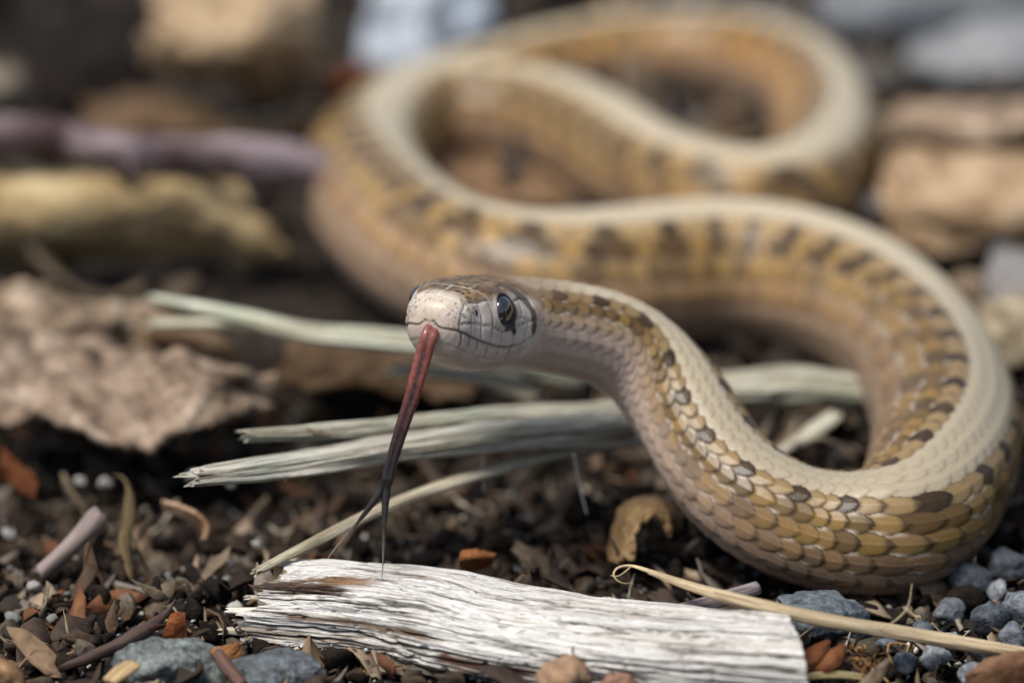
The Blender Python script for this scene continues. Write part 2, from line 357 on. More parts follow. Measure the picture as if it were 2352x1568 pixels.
# -- head modelling
hm = ss(9.6, 7.2, S)                                          # 1 on the head
mouth = [(-.1, -.30), (.5, -.34), (1.2, -.58), (2.2, -.86), (3.2, -1.06), (4.2, -1.14), (5.2, -1.0), (6.0, -.68), (6.7, -.22)]
mu = np.interp(S, [m[0] for m in mouth], [m[1] for m in mouth])
arch = .36*np.exp(-(np.abs(lx)/.46)**3)*ss(.9, .3, S); mu = mu + arch
dm = np.abs(uy-mu); dm = np.where(S > 6.7, np.hypot(S-6.7, uy+.22), dm)
below = ss(.02, -.10, uy-mu)*ss(7.2, 6.2, S)
lx = lx*(1-.045*below); push = -.10*np.exp(-(dm/.075)**2)*(S < 6.95)*hm
brow = [(2.3, 1.25), (3.0, 1.50), (3.9, 1.55), (4.8, 1.40)]
ES, EU, ER = 3.70, .70, .76                                    # eye: distance behind the snout, height, radius
de = np.hypot((S-ES)/1.0, (uy-EU)/.98); sidem = ss(.6, 1.4, a_)
push = push - .30*ss(ER*.98, ER*.55, de)*sidem + .07*np.exp(-((de-ER*1.06)/.12)**2)*sidem
push = push + .10*np.exp(-(segdist(S, uy, brow)/.22)**2)*sidem
push = push - .16*np.exp(-(np.hypot(S-1.9, uy-.62)/.55)**2)*sidem          # hollow before the eye
push = push + .10*np.exp(-(np.hypot(S-6.3, uy-.55)/.9)**2)*sidem           # cheek
# -- head shields: seams as grooves
lab_top = [(.55, .02), (1.2, .06), (2.0, .02), (2.75, -.08), (3.3, -.28), (4.1, -.28), (4.7, -.02), (5.6, .22), (6.4, .42), (7.2, .5)]
seams = [lab_top,
         [(.62, -.34), (.52, .0), (.62, .55), (.95, 1.05)],
         [(1.35, -.63), (1.22, .05)], [(2.05, -.82), (1.95, .02)], [(2.75, -.98), (2.72, -.08)], [(3.55, -1.1), (3.5, -.28)], [(4.55, -1.1), (4.5, -.1)], [(5.5, -.88), (5.6, .22)], [(6.35, -.45), (6.5, .42)],
         [(1.22, .06), (1.25, .5), (1.15, .95), (.95, 1.05)], [(2.0, .02), (2.05, .55), (1.9, 1.1), (1.15, 1.08)], [(2.72, -.08), (2.66, .6), (2.5, 1.2), (1.9, 1.1)],
         [(4.55, .3), (5.1, .42), (5.6, .22)], [(4.5, 1.15), (5.2, 1.3), (6.4, 1.25), (7.0, .9), (7.2, .5)], [(5.1, .42), (5.0, 1.25)], [(6.2, .40), (6.3, 1.25)]]
inf = [(.3, -1.0), (1.2, -1.32), (2.4, -1.62), (3.6, -1.78), (4.8, -1.72), (5.8, -1.42), (6.8, -.9)]
infs = [[(x, y), (x+.22, y2)] for x, y, y2 in ((.75, -.47, -1.15), (1.35, -.64, -1.36), (2.0, -.82, -1.52), (2.75, -1.0, -1.66), (3.65, -1.14, -1.76), (4.65, -1.12, -1.72), (5.6, -.9, -1.45))]
ds = np.full(S.shape, 9.0); hsel = S < 9
for pl in seams: ds[hsel] = np.minimum(ds[hsel], segdist(S[hsel], uy[hsel], pl))
di = np.full(S.shape, 9.0); di[hsel] = segdist(S[hsel], uy[hsel], inf)
dk = np.full(S.shape, 9.0)
for pl in infs: dk[hsel] = np.minimum(dk[hsel], segdist(S[hsel], uy[hsel], pl))
upm = ss(.55, .8, uy/np.maximum(Tp[:, None], .1))              # on the crown
ds = np.where(a_ < .55*Wd[:, None], 9, ds)
tops = [[(.75, -1.1), (.62, -.4), (.70, 0), (.62, .4), (.75, 1.1)], [(.7, 0), (1.25, 0)], [(1.15, -1.5), (1.35, -.7), (1.25, 0), (1.35, .7), (1.15, 1.5)],
        [(1.25, 0), (2.25, 0)], [(2.5, -1.9), (2.35, -.9), (2.2, 0), (2.35, .9), (2.5, 1.9)], [(2.35, -.9), (3.5, -.72), (4.7, -.8)], [(2.35, .9), (3.5, .72), (4.7, .8)],
        [(4.7, -1.7), (4.75, -.8), (5.5, 0), (4.75, .8), (4.7, 1.7)], [(5.5, 0), (7.6, 0)]]
dt_ = np.full(S.shape, 9.0)
for pl in tops: dt_[hsel] = np.minimum(dt_[hsel], segdist(S[hsel], lx[hsel], pl))
dt_ = np.where((upm > .3) & (uy > 0), dt_, 9)
groove = lambda d, wd: np.exp(-(d/wd)**2)
push = push - hm*(.055*groove(ds, .06) + .03*groove(dt_, .05) + .045*groove(dk, .06) + .03*groove(di, .06))
# -- body scales (imbricate, keeled, 17 rows) as relief
Lsc = np.clip(.17*rb+.44, .5, 1.3); sig = np.concatenate([[0], np.cumsum(np.diff(st)/Lsc[1:])]); SG = sig[:, None]+0*T
RW = .078; RQ = .0036; tb = np.sign(T)*(-RW+np.sqrt(RW*RW+4*RQ*np.abs(T)))/(2*RQ);      # rows widen towards the belly
i0 = np.round(tb).astype(int)
best = np.full(S.shape, -1.0); bi = np.zeros(S.shape, int); bj = np.zeros(S.shape); bedge = np.zeros(S.shape); bkeel = np.zeros(S.shape); ba = np.zeros(S.shape)
for di_ in (-1, 0, 1):
    i = i0+di_; off = .5*(i % 2); b = tb-i
    for dj in (-1, 0, 1):
        j = np.round(SG-off)+dj; a = SG-off-j
        w_ = .64*np.clip(1-np.abs((a+.08)/.80)**2.2, 0, 1)**.8
        ok = (np.abs(i) <= 7) & (w_ > .02); f = 1-np.abs(b)/np.maximum(w_, .02)
        h = (.34*(a+.75) + .20*np.clip(1-(b/np.maximum(w_, .02))**2, 0, 1) + .10*np.exp(-(b/.06)**2))*ss(0, .16, f)
        h = np.where(ok & (f > 0), h, -1); m = h > best
        best = np.where(m, h, best); bi = np.where(m, i, bi); bj = np.where(m, j, bj); bedge = np.where(m, f, bedge); bkeel = np.where(m, b, bkeel); ba = np.where(m, a, ba)
vent = np.abs(tb) > 7.5
vf = SG % 1; hb = np.where(vent, .30*vf*ss(1, .88, vf), np.maximum(best, 0))
amp = ss(6.6, 10.5, S)*.20*np.minimum(rb/3.2, 1)[:, None]*np.where(S > TOT-40, .6, 1)
push = push + amp*hb
# -- outward normals of the plain section, then displace
nx = np.gradient(uy, axis=1); ny = -np.gradient(lx, axis=1); nl = np.hypot(nx, ny)+1e-9; nx, ny = nx/nl, ny/nl
flip = np.sign((nx*lx+ny*uy).sum(1))[:, None]; nx, ny = nx*flip, ny*flip
fade = ss(0, .12, S)
LX = lx+push*nx*fade; UY = uy+push*ny*fade
Vs = C[:, None]+LX[..., None]*side[:, None]+UY[..., None]*upv[:, None]
# -- colours
def rnd(i, j, k): return np.abs(np.sin(i*12.9898+j*78.233+k*37.719)*43758.5453) % 1
ai = np.abs(bi); r1, r2, r3 = rnd(bi, bj, 1), rnd(bi, bj, 2), rnd(bi, bj, 3)
stripe = np.array((.41, .345, .235)); flank = np.array((.255, .152, .043)); lower = np.array((.30, .21, .145)); belly = np.array((.36, .28, .22)); dark = np.array((.030, .016, .006)); ink = np.array((.018, .014, .012))
col = np.zeros(S.shape+(3,))+flank
col = mix(col, np.array((.30, .20, .08)), .40*ss(.5, 1, r1)); col = mix(col, np.array((.135, .078, .030)), .6*ss(.6, 1, r2))
col = mix(col, stripe*np.array((1, 1, 1)), (ai <= 1)*1.0); col = mix(col, mix(stripe, flank, .78+0*r1), (ai == 2)*1.0)
col = col*(1+(ss(150, 185, S)*((ai > 2) & (ai < 6)))[..., None]*np.array((.45, .25, -.20)))
m3 = np.mod(bj, 3); spot = ((ai == 2) & (m3 < .5)) | ((ai == 3) & ((m3 < .5) | (m3 > 1.5)) & ((r3 > .25) | (S > 62)))
col = mix(col, dark, np.where(ai == 2, .97, np.where(S < 62, .5, .88))*spot*(.85+.15*r2))
col = mix(col, dark*1.6, .60*((ai == 4) | ((ai == 5) & (r3 > .3)))*(np.abs(m3-1) < .6)*ss(55, 75, S)*(r2 > .2))
col = mix(col, np.array((.09, .055, .025)), .7*((ai >= 4) & (ai <= 5) & (r3 > .80)))
col = mix(col, lower, (ai == 4)*.08+(ai == 5)*.42+(ai == 6)*.85+(ai >= 7)*1.0); col = mix(col, col*np.array((1.2, 1.0, .9)), (ai == 5)*.3)
edge_dark = ss(.36, .05, bedge)*np.where(ai >= 6, .65, np.where(ai <= 1, .22, .85))
col = col*(1-.12*ss(.0, .6, -ba)[..., None]*(ai > 1)[..., None])
col = mix(col, ink, edge_dark*(~vent)*(best > -.5)); col = mix(col, ink, np.where((best < 0) & ~vent, .75, 0))
col = mix(col, col*1.35+.01, .55*np.exp(-(bkeel/.05)**2)*(ai > 1)*(ba > -.45))
tipd = ss(.36, .56, ba)*(ai >= 2)*(ai <= 6)*(r1 > .3); col = mix(col, ink, .7*tipd)
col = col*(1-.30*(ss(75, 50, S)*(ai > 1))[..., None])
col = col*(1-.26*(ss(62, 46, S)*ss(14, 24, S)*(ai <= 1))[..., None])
col = np.where(vent[..., None], mix(belly, lower*.9, ss(.85, 1, vf)*.5), col)
fleck = ((ai >= 3) & (ai <= 5) & (r1 > .5))*ss(.3, .5, np.abs(bkeel))*ss(.2, -.3, ba); col = mix(col, np.array((.58, .50, .40)), fleck*np.where(S < 62, .7, .35))
# head paint
hpnt = np.stack([S, lx, uy], -1)
n1 = fbm(hpnt*np.array((.9, 1.6, 1.6))+3, 4); n2 = fbm(hpnt*np.array((2.2, 5.5, 5.5))+11, 4); n3 = fbm(hpnt*.7+31, 2)
hc = np.zeros_like(col)+np.array((.50, .43, .37)); hc = hc*(1+.10*n1[..., None])
crown = np.clip(upm*ss(.55, 1.5, S) + .0, 0, 1)
cb = mix((.22, .14, .065), (.09, .052, .024), ss(-.5, .6, n1)); cb = mix(cb, np.array((.035, .022, .012)), .92*ss(.08, .38, n2)*ss(.9, 1.6, S))
hc = mix(hc, cb, crown*ss(-.25, .15, n1*.4+upm-.35))
hc = mix(hc, np.array((.40, .33, .24)), ss(1.5, .5, S)*.6*upm)
tip = ss(6.6, 8.4, S+.7*n1)*ss(-.3, .5, uy/2+.1*n1); hc = mix(hc, np.array((.20, .12, .055)), tip*.85)
hc = mix(hc, np.array((.50, .42, .37)), ss(-1.2, -1.9, uy))
hc = mix(hc, np.array((.36, .275, .19)), .45*ss(1.3, .3, S)*ss(.7, .1, uy)*ss(-1.2, -.4, uy))
hc = mix(hc, hc*.78, .8*ss(.05, .5, n3)*(upm < .5))
hc = mix(hc, np.array((.62, .60, .53)), .62*np.exp(-(dt_/.045)**2)*ss(3.0, 2.2, S)*(.4+.6*ss(-.4, .3, n2))); hc = mix(hc, np.array((.05, .035, .02)), .55*np.exp(-(dt_/.045)**2)*ss(2.4, 3.0, S))
hc = mix(hc, ink*1.6, .70*np.exp(-(ds/.034)**2)*(upm < .8)*(.35+.65*ss(-.5, .3, n1+.5*n2))); hc = mix(hc, ink*2, .32*np.exp(-(di/.04)**2))
hc = mix(hc, ink, np.exp(-(dk/.050)**2)*ss(-.35, .25, n2+.3)*.9)
hc = mix(hc, np.array((.012, .008, .006)), .96*np.exp(-(dm/.060)**2)*(S < 6.95))
hc = mix(hc, ink, .85*ss(.40, .55, n2)*ss(1.2, .5, np.hypot(S-.9, uy-.5))*.8)                             # freckles on the snout
hc = mix(hc, ink, .95*ss(.17, .09, np.hypot((S-1.72), (uy-.60)*.7))*sidem)                               # nostril
hc = mix(hc, ink, .95*ss(.24, .12, segdist(S, uy, [(3.75, -.12), (4.3, -.02), (4.45, -.30)]))*sidem)  # dark bar under the eye
hc = mix(hc, np.array((.06, .04, .018)), .92*ss(.50, .28, segdist(S, uy, [(5.2, 1.7), (5.8, 1.25), (6.25, .6), (6.35, .05)]) + .12*n1)*sidem)   # bar behind the cheek
hc = mix(hc, np.array((.03, .022, .016)), ss(ER*1.10, ER*.98, de)*sidem)
hm2 = ss(9.2, 7.6, S+.5*n1)
col = mix(col, hc, hm2)
col = mix(col, np.array((.42, .33, .28)), ss(14, 8, S)*ss(-.1, -.9, uy/2.2)*.6)                          # paler, plainer throat
nk = ss(30, 20, S+2*n1)*ss(6.5, 8, S)
col = mix(col, np.array((.44, .35, .29)), nk*ss(2.8, 5.4, np.abs(tb)+.4*n1)*.75)
col = mix(col, np.array((.13, .075, .035)), ss(13, 9.5, S)*(1-hm2)*ss(3.2, 2.0, np.abs(tb))*.6)
col = np.clip(col, .004, .9)
snake = thing('snake', (C[:, 0].mean(), C[:, 1].mean(), 0), 'coiled tan snake with pale back stripe and dark spots, its head raised and tongue out', 'snake')
V = Vs.reshape(-1, 3); F = gridfaces(NR, NA)
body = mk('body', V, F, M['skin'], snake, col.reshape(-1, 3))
# -- eyes
v, f = ico(5)
for sg in (1, -1):
    wl = np.interp(ES, hs, hW); d0 = np.array((.10, .99, .06)); d0 /= np.linalg.norm(d0)              # local (forward, out, up)
    loc = v*np.array((ER*.98, .56, ER*.96)); cen = hp(ES, sg*(wl-.38), EU)
    W3 = cen + loc[:, :1]*hv + sg*loc[:, 1:2]*lv + loc[:, 2:3]*uv
    q = np.hypot((v[:, 0]-.05), (v[:, 2]-.02)); out = v[:, 1] > 0
    ec = mix((.006, .005, .005), (.006, .005, .005), 0*q); ec = np.where((q > .50)[:, None], (.022, .018, .016), ec)
    ec = np.where(((q > .50) & (q < .54))[:, None], (.15, .11, .05), ec); ec = np.where((q > .9)[:, None], (.012, .010, .009), ec)
    e = mk('eye', W3, f, M['eye'], snake, np.where(out[:, None], ec, (.01, .01, .01)))
# -- tongue
def ribbon(name, pts, wid, colr, flat=.55, nr=18, step=.08, parent=snake, mat='tongue', groove_=0.0):
    L0 = np.linalg.norm(np.diff(np.asarray(pts), axis=0), axis=1).sum(); n = max(8, int(L0/step)); c, l = resample(pts, n); q = l/l[-1]
    t = np.gradient(c, axis=0); t /= np.linalg.norm(t, axis=1)[:, None]; s = np.cross(t, FW); s /= np.linalg.norm(s, axis=1)[:, None]; u = np.cross(s, t)
    ph = np.linspace(0, 2*np.pi, nr, endpoint=False); r = np.interp(q, np.linspace(0, 1, len(wid)), wid)[:, None]
    rx = r*(1+.06*noise(np.stack([q*20, 0*q, 0*q], -1))[:, None]); x = rx*np.cos(ph); y = r*flat*np.sin(ph)*(1-groove_*np.exp(-(np.cos(ph)/.35)**2))
    V = c[:, None]+x[..., None]*s[:, None]+y[..., None]*u[:, None]
    cl = np.stack([np.interp(q, [k[0] for k in colr], [k[1][m] for k in colr]) for m in range(3)], -1)[:, None]+np.zeros((n, nr, 3))
    if groove_:
        dk_ = np.exp(-(np.cos(ph)/.30)**2)[None]*ss(.10, .3, q)[:, None]; cl = mix(cl, np.array((.02, .008, .008)), np.clip(dk_*.9, 0, 1))
        mot = ss(.1, .5, fbm(np.stack([q[:, None]*26+0*ph, 1.5*np.cos(ph)+0*q[:, None], 1.5*np.sin(ph)+0*q[:, None]], -1), 3)); cl = mix(cl, cl*.25, mot*ss(.25, .6, q)[:, None])
    return mk(name, V.reshape(-1, 3), gridfaces(n, nr), M[mat], parent, cl.reshape(-1, 3))
tb_ = hp(.9, 0, -.12)
tg = [tb_, PY(988, 766, -4.95), PY(971, 822, -5.3), PY(948, 905, -5.9), PY(922, 985, -6.4), PY(899, 1062, -6.8), PY(888, 1112, -7.1)]
tongue = ribbon('tongue', tg, [.36, .42, .42, .40, .36, .33, .30, .27], [(0, (.15, .045, .04)), (.12, (.20, .065, .05)), (.40, (.17, .042, .025)), (.55, (.08, .022, .016)), (.8, (.02, .010, .010)), (1, (.012, .009, .009))], .6, 22, groove_=.35)
tt1 = [PY(884, 1100, -7.08), PY(876, 1125, -7.15), PY(852, 1160, -7.3), PY(815, 1207, -7.4), PY(775, 1252, -7.5), PY(752, 1283, -7.5)]
tt2 = [PY(890, 1100, -7.08), PY(887, 1130, -7.2), PY(883, 1190, -7.6), PY(881, 1250, -8.0), PY(879, 1300, -8.4), PY(875, 1352, -8.9)]
for q_, ed in ((tt1, (.16, .12, .085)), (tt2, (.13, .10, .08))):
    ribbon('tongue_tip', q_, [.20, .20, .145, .085, .05, .028, .014], [(0, (.012, .009, .009)), (.45, (.02, .016, .014)), (.75, ed), (1, (.34, .30, .24))], .7, 12, .1, tongue)

# ------------------------------------------------------------------ bleached wood in front
def white_wood():
    A = np.array([P(585, 1378, 1.2), P(900, 1408, 1.3), P(1200, 1462, 1.3), P(1500, 1505, 1.3), P(1815, 1535, 1.3)])
    root = thing('weathered_wood', (A[:, 0].mean(), A[:, 1].mean(), 0), 'bleached white weathered wood piece with brown streaks and a splintered broken end', 'wood')
    n, nr = 480, 360; c, l = resample(A, n); t, s, u = tube_frames(c); L = l[-1]
    ph = np.linspace(0, 2*np.pi, nr, endpoint=False); Aa, B = np.meshgrid(l, ph, indexing='ij'); q = Aa/L
    ca, sa = np.cos(B), np.sin(B)
    # picture-side outline: half height up the slope and width across, along the piece
    hgt = np.interp(q, [0, .1, .3, .36, .45, .6, .8, 1], [1.85, 2.0, 2.15, 2.2, 1.95, 2.0, 2.25, 2.5]); wid = np.interp(q, [0, .3, .6, 1], [3.1, 3.3, 3.5, 3.6])
    x = wid*np.sign(ca)*np.abs(ca)**.9; y = hgt*np.sign(sa)*np.abs(sa)**.85
    lum = fbm(np.stack([Aa*.11, ca*1.1, sa*1.1], -1), 3)
    th = B*2.9                                             # around, in mm
    W = np.stack([Aa*.05, x*1.1, y*1.1], -1); warp = .5*noise(np.stack([Aa*.16, x*.5, y*.5], -1))
    g1 = noise(np.stack([Aa*.055, x*1.15+warp, y*1.15+warp+4], -1)); g2 = noise(np.stack([Aa*.10+7, x*2.6+warp*1.6, y*2.6+warp], -1)); g3 = noise(np.stack([Aa*.22+3, x*6.5+warp*2, y*6.5+warp*2], -1))
    fine = noise(np.stack([Aa*.9+3, x*11, y*11], -1)); pit = noise(np.stack([Aa*1.5, x*3.5, y*3.5+9], -1))
    rid = -np.abs(g2)                                      # sharp valleys between fibres
    crackm = ss(.10, .02, np.abs(g2))*ss(-.1, .35, noise(np.stack([Aa*.3+5, x*.8, y*.8], -1)))
    g4 = noise(np.stack([Aa*.07+13, x*4.2+warp*1.4, y*4.2+warp*1.4], -1)); lines = ss(.07, .0, np.abs(g4))*ss(-.15, .25, noise(np.stack([Aa*.14+25, x*1.1, y*1.1+3], -1)))
    disp = .26*lum + .13*g1 + .06*g4 + .04*g3 + .02*fine - .14*crackm - .10*lines - .10*ss(.35, .7, pit)
    # long drying cracks that follow the grain
    rc = np.random.default_rng(12); ck = np.zeros_like(Aa); ca_n = np.pi if (s[:, 1].mean() > 0) else 0.0
    for k in range(46):
        a0 = rc.uniform(-2, L*.85); ln = rc.uniform(3, 15)*(1 if k % 3 else .5); th0 = ca_n + rc.uniform(-.75, 1.75)*(-1 if ca_n > 1 else 1); wdt = rc.uniform(.022, .06)
        path = th0 + .10*noise(np.stack([l*.16+k*5.1, 0*l+k, 0*l], -1)) + .03*noise(np.stack([l*.9+k, 0*l+k*3.3, 0*l], -1))
        dd = np.abs(np.angle(np.exp(1j*(B-path[:, None]))))*2.7; e = ss(a0, a0+1.5, Aa)*ss(a0+ln, a0+ln-2.0, Aa); ck = np.maximum(ck, ss(wdt*1.7, wdt*.4, dd)*e)
    disp = disp - .16*ck
    rad = 1+disp/2.6
    x2, y2 = x*rad, y*rad
    # broken end: fibres end at different lengths, in steps
    stepn = noise(np.stack([ca*1.9+2, sa*1.9+1, 0*ca], -1)); stepf = np.floor(stepn*3.2)/3.2
    sh = (-1.3*stepf - .5*noise(np.stack([ca*6, sa*6+3, 0*ca], -1)) - .25*noise(np.stack([ca*17, sa*17+3, 0*ca], -1)))*ss(7, 0, Aa)
    sh = sh + 1.2*ss(-.1, .5, sa)*ss(5, 0, Aa) - .9*ss(.0, -.5, sa)*ss(.2, -.3, ca)*0
    sh2 = (.15*noise(np.stack([ca*3, sa*3, 0*ca], -1))+.05*noise(np.stack([ca*9, sa*9, 0*ca], -1)))*ss(L-3, L, Aa) + .42*(-(s@np.array([0, 1.0, 0]))[:, None]*x)*ss(L-2.5, L, Aa)
    V = c[:, None]+x2[..., None]*s[:, None]+y2[..., None]*u[:, None]+(sh+sh2)[..., None]*t[:, None]
    # near side of the piece faces -s or +s ; colour
    near = -(s@np.array([0, 1.0, 0]))[:, None]*x                 # >0 towards the camera
    col = np.zeros(V.shape)+np.array((.84, .82, .77)); tone = fbm(np.stack([Aa*.10, x*.8+9, y*.8], -1), 4)
    col = mix(col, np.array((.60, .54, .44)), .5*ss(.1, .9, tone)); col = mix(col, np.array((.68, .67, .64)), .5*ss(.1, .6, g1))
    col = mix(col, np.array((.22, .17, .12)), .6*crackm); col = mix(col, np.array((.15, .11, .07)), .45*lines); col = mix(col, np.array((.50, .44, .35)), .8*ss(.0, .6, g4)*ss(.5, -.4, sa)); col = mix(col, np.array((.20, .15, .10)), .25*ss(.15, .55, -g3)*ss(-.2, .3, tone+.1)); col = mix(col, np.array((.13, .09, .05)), .75*ss(.42, .62, pit)*ss(-.2, .5, fine))
    thin = ss(.045, .0, np.abs(g3))*ss(.0, .4, noise(np.stack([Aa*.5, x*1.3+2, y*1.3], -1))); col = mix(col, np.array((.16, .12, .08)), .55*thin)
    # brown streak near the top of the broken end, one below, the rust patch
    def patch(a0, a1, ang, wd, clr, k=.9, nz=1.0):
        nonlocal col
        d = np.abs(np.angle(np.exp(1j*(B-ang))))*2.6; e = ss(a0-.6, a0, Aa+nz*.5*g3)*ss(a1+1.2, a1-.4, Aa+nz*.9*g2)
        m = ss(wd, wd*.35, d + nz*.35*np.abs(g2)*0 + .28*g3*nz + .2*fine)*e; col = mix(col, np.array(clr), k*m)
    ca_near = np.pi if (s[:, 1].mean() > 0) else 0.0             # angle that faces the camera
    sgn = -1 if ca_near > 1 else 1
    A_ = lambda deg: ca_near + sgn*math.radians(deg)              # degrees above the camera-facing side
    patch(-1, 4.8, A_(60), .75, (.09, .055, .038), .97); patch(2.5, 6.0, A_(70), .40, (.26, .14, .055), .85); patch(3.0, 10.5, A_(14), .35, (.17, .095, .045), .85); patch(11.5, 15.4, A_(-4), .5, (.12, .045, .025), .95)
    patch(0, 8, A_(-8), .3, (.24, .16, .09), .7); patch(4.2, 7.2, A_(44), .16, (.07, .06, .045), .9); patch(7.5, 10.6, A_(47), .13, (.08, .07, .05), .85)
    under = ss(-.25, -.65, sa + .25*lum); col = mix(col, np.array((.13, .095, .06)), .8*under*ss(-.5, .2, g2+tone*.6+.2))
    col = mix(col, np.array((.09, .065, .045)), .95*ck); gcd = np.stack([Aa, x2, y2], -1)
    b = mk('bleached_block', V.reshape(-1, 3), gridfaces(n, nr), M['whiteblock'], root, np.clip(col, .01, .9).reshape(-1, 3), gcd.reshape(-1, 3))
    # end faces
    for e, nm in ((n-1, 'cut_end'), (0, 'broken_end')):
        ring = V[e]; cen = ring.mean(0); m = 9; rows = []
        for k in range(m):
            f = k/(m-1); rg = cen+(ring-cen)*(1-f) + t[e]*((-1 if e else 1)*(.18*f + .10*noise(np.stack([(ring[:, 0]-cen[0])*(1-f)*2, (ring[:, 1]-cen[1])*(1-f)*2, (ring[:, 2]-cen[2])*(1-f)*2], -1))*(f > 0)))[:, None]; rows.append(rg)
        R = np.concatenate(rows); base = (.62, .59, .54) if e else (.30, .22, .13)
        mk(nm, R, gridfaces(m, nr), M['bit'], root, np.clip(np.array(base)*(1+.5*fbm(R*1.5, 3))[:, None], .02, .9))
    # splinters at the broken end
    E0 = c[0]
    for k, (px, py, L_, r, z) in enumerate(((548, 1402, 5.0, .34, 1.7), (600, 1372, 4.2, .26, 2.1), (528, 1448, 2.8, .36, .6), (566, 1425, 3.6, .22, 1.1))):
        p0 = P(px, py, z); p1 = p0 + t[6]*L_ + np.array([0, .9, -.12]); p0 = p0 + np.array([0, 0, 0])
        tube('splinter', [p0, (p0+p1)/2, p1], [r*.6, r, r], M['whitewood'], root, 14, .15, .7, .15, 2, .2, (.9, 0), k+3, tint=(.98, .93, .84))
    # soil and sand stuck along the foot
    return root, c, t, s, u, near
ww = white_wood()

# ------------------------------------------------------------------ grey splintered sticks behind the tongue
def stick(name, label, pieces, cat='stick', group=None):
    p0 = np.asarray(pieces[0]['pts'][0]); root = thing(name, p0*np.array([1, 1, 0]), label, cat, group)
    for k in pieces:
        kk = dict(k); tube(kk.pop('name', 'shaft'), kk.pop('pts'), kk.pop('radii'), M[kk.pop('mat', 'greywood')], root, **kk)
    return root
stick('splintered_stick', 'grey-green weathered stick split into two blunt prongs, lying behind the tongue',
      [dict(name='prong', pts=[P(480, 1092, 6.9), P(700, 1062, 6.5), P(900, 1030, 6.1), P(1150, 1000, 5.6), P(1420, 985, 4.6)], radii=[.72, 1.0, 1.05, 1.15, 1.3], nr=96, step=.13, flat=.62, lump=.14, grain=.14, jag=(1.6, .6), seed=1),
       dict(name='prong', pts=[P(592, 998, 7.2), P(760, 990, 6.9), P(950, 975, 6.4), P(1150, 958, 5.4), P(1420, 950, 4.8)], radii=[.45, .7, .8, .9, 1.1], nr=72, step=.15, flat=.6, lump=.16, grain=.15, jag=(1.2, .6), seed=2, tint=(.95, .97, .92)),
       dict(name='splinter', pts=[P(655, 1105, 5.7), P(654, 1085, 6.5)], radii=[.05, .13], nr=8, step=.1, seed=3, tint=(1.2, 1.2, 1.1)),
       dict(name='splinter', pts=[P(690, 985, 7.3), P(760, 1000, 7.1)], radii=[.08, .16, .1], nr=10, step=.1, seed=4, tint=(.35, .28, .22))])
stick('wood_splinter', 'long thin pale straw-coloured splinter sloping up from the bleached wood',
      [dict(pts=[P(598, 1308, 3.2), P(700, 1255, 3.6), P(850, 1180, 4.0), P(1000, 1120, 4.2), P(1200, 1062, 3.8), P(1480, 1000, 3.4)], radii=[.30, .38, .42, .48, .55, .6], nr=48, step=.15, flat=.55, lump=.12, grain=.12, jag=(.7, .3), seed=5, tint=(1.05, 1.0, .88))])
stick('forked_splinter', 'pale green-white blurred splinter with a forked tip behind the snake head',
      [dict(name='prong', pts=[P(385, 690, 7.2), P(520, 718, 6.8), P(700, 762, 6.2), P(900, 782, 6.0), P(1100, 812, 5.6), P(1330, 860, 4.6)], radii=[.25, .62, .8, .95, 1.1, 1.2], nr=40, step=.25, flat=.6, lump=.16, grain=.12, jag=(1.5, .5), seed=6, tint=(1.2, 1.26, 1.16)),
       dict(name='prong', pts=[P(368, 742, 6.0), P(450, 742, 6.1), P(560, 742, 6.2), P(680, 768, 6.0)], radii=[.45, .55, .5, .4], nr=30, step=.25, flat=.6, lump=.16, grain=.1, jag=(1, .3), seed=7, tint=(1.25, 1.28, 1.18))])
stick('wood_chip', 'broad pale wood chip lying in shade under the snake neck',
      [dict(pts=[P(930, 850, 4.0), P(1080, 860, 3.8), P(1220, 900, 3.4)], radii=[.6, 1.1, .8], nr=40, step=.2, flat=.45, lump=.2, grain=.12, jag=(1.2, 1), seed=8, tint=(.9, .88, .8))])
stick('wood_chip', 'pale grained wood slab seen inside the front bend of the snake',
      [dict(pts=[P(1560, 900, 3.4), P(1700, 890, 3.6), P(1830, 885, 3.6), P(2000, 900, 3.2)], radii=[1.3, 1.8, 1.7, 1.2], nr=60, step=.2, flat=.5, lump=.2, grain=.2, jag=(1, 1.5), seed=9, tint=(.92, .92, .85))])
stick('wood_chip', 'short pale slanting sliver inside the front bend of the snake',
      [dict(pts=[P(1795, 1035, 1.4), P(1850, 1000, 2.2), P(1915, 955, 2.6)], radii=[.4, .75, .5], nr=24, step=.2, flat=.5, lump=.2, grain=.1, jag=(.8, .6), seed=10, tint=(1.0, .98, .9))])
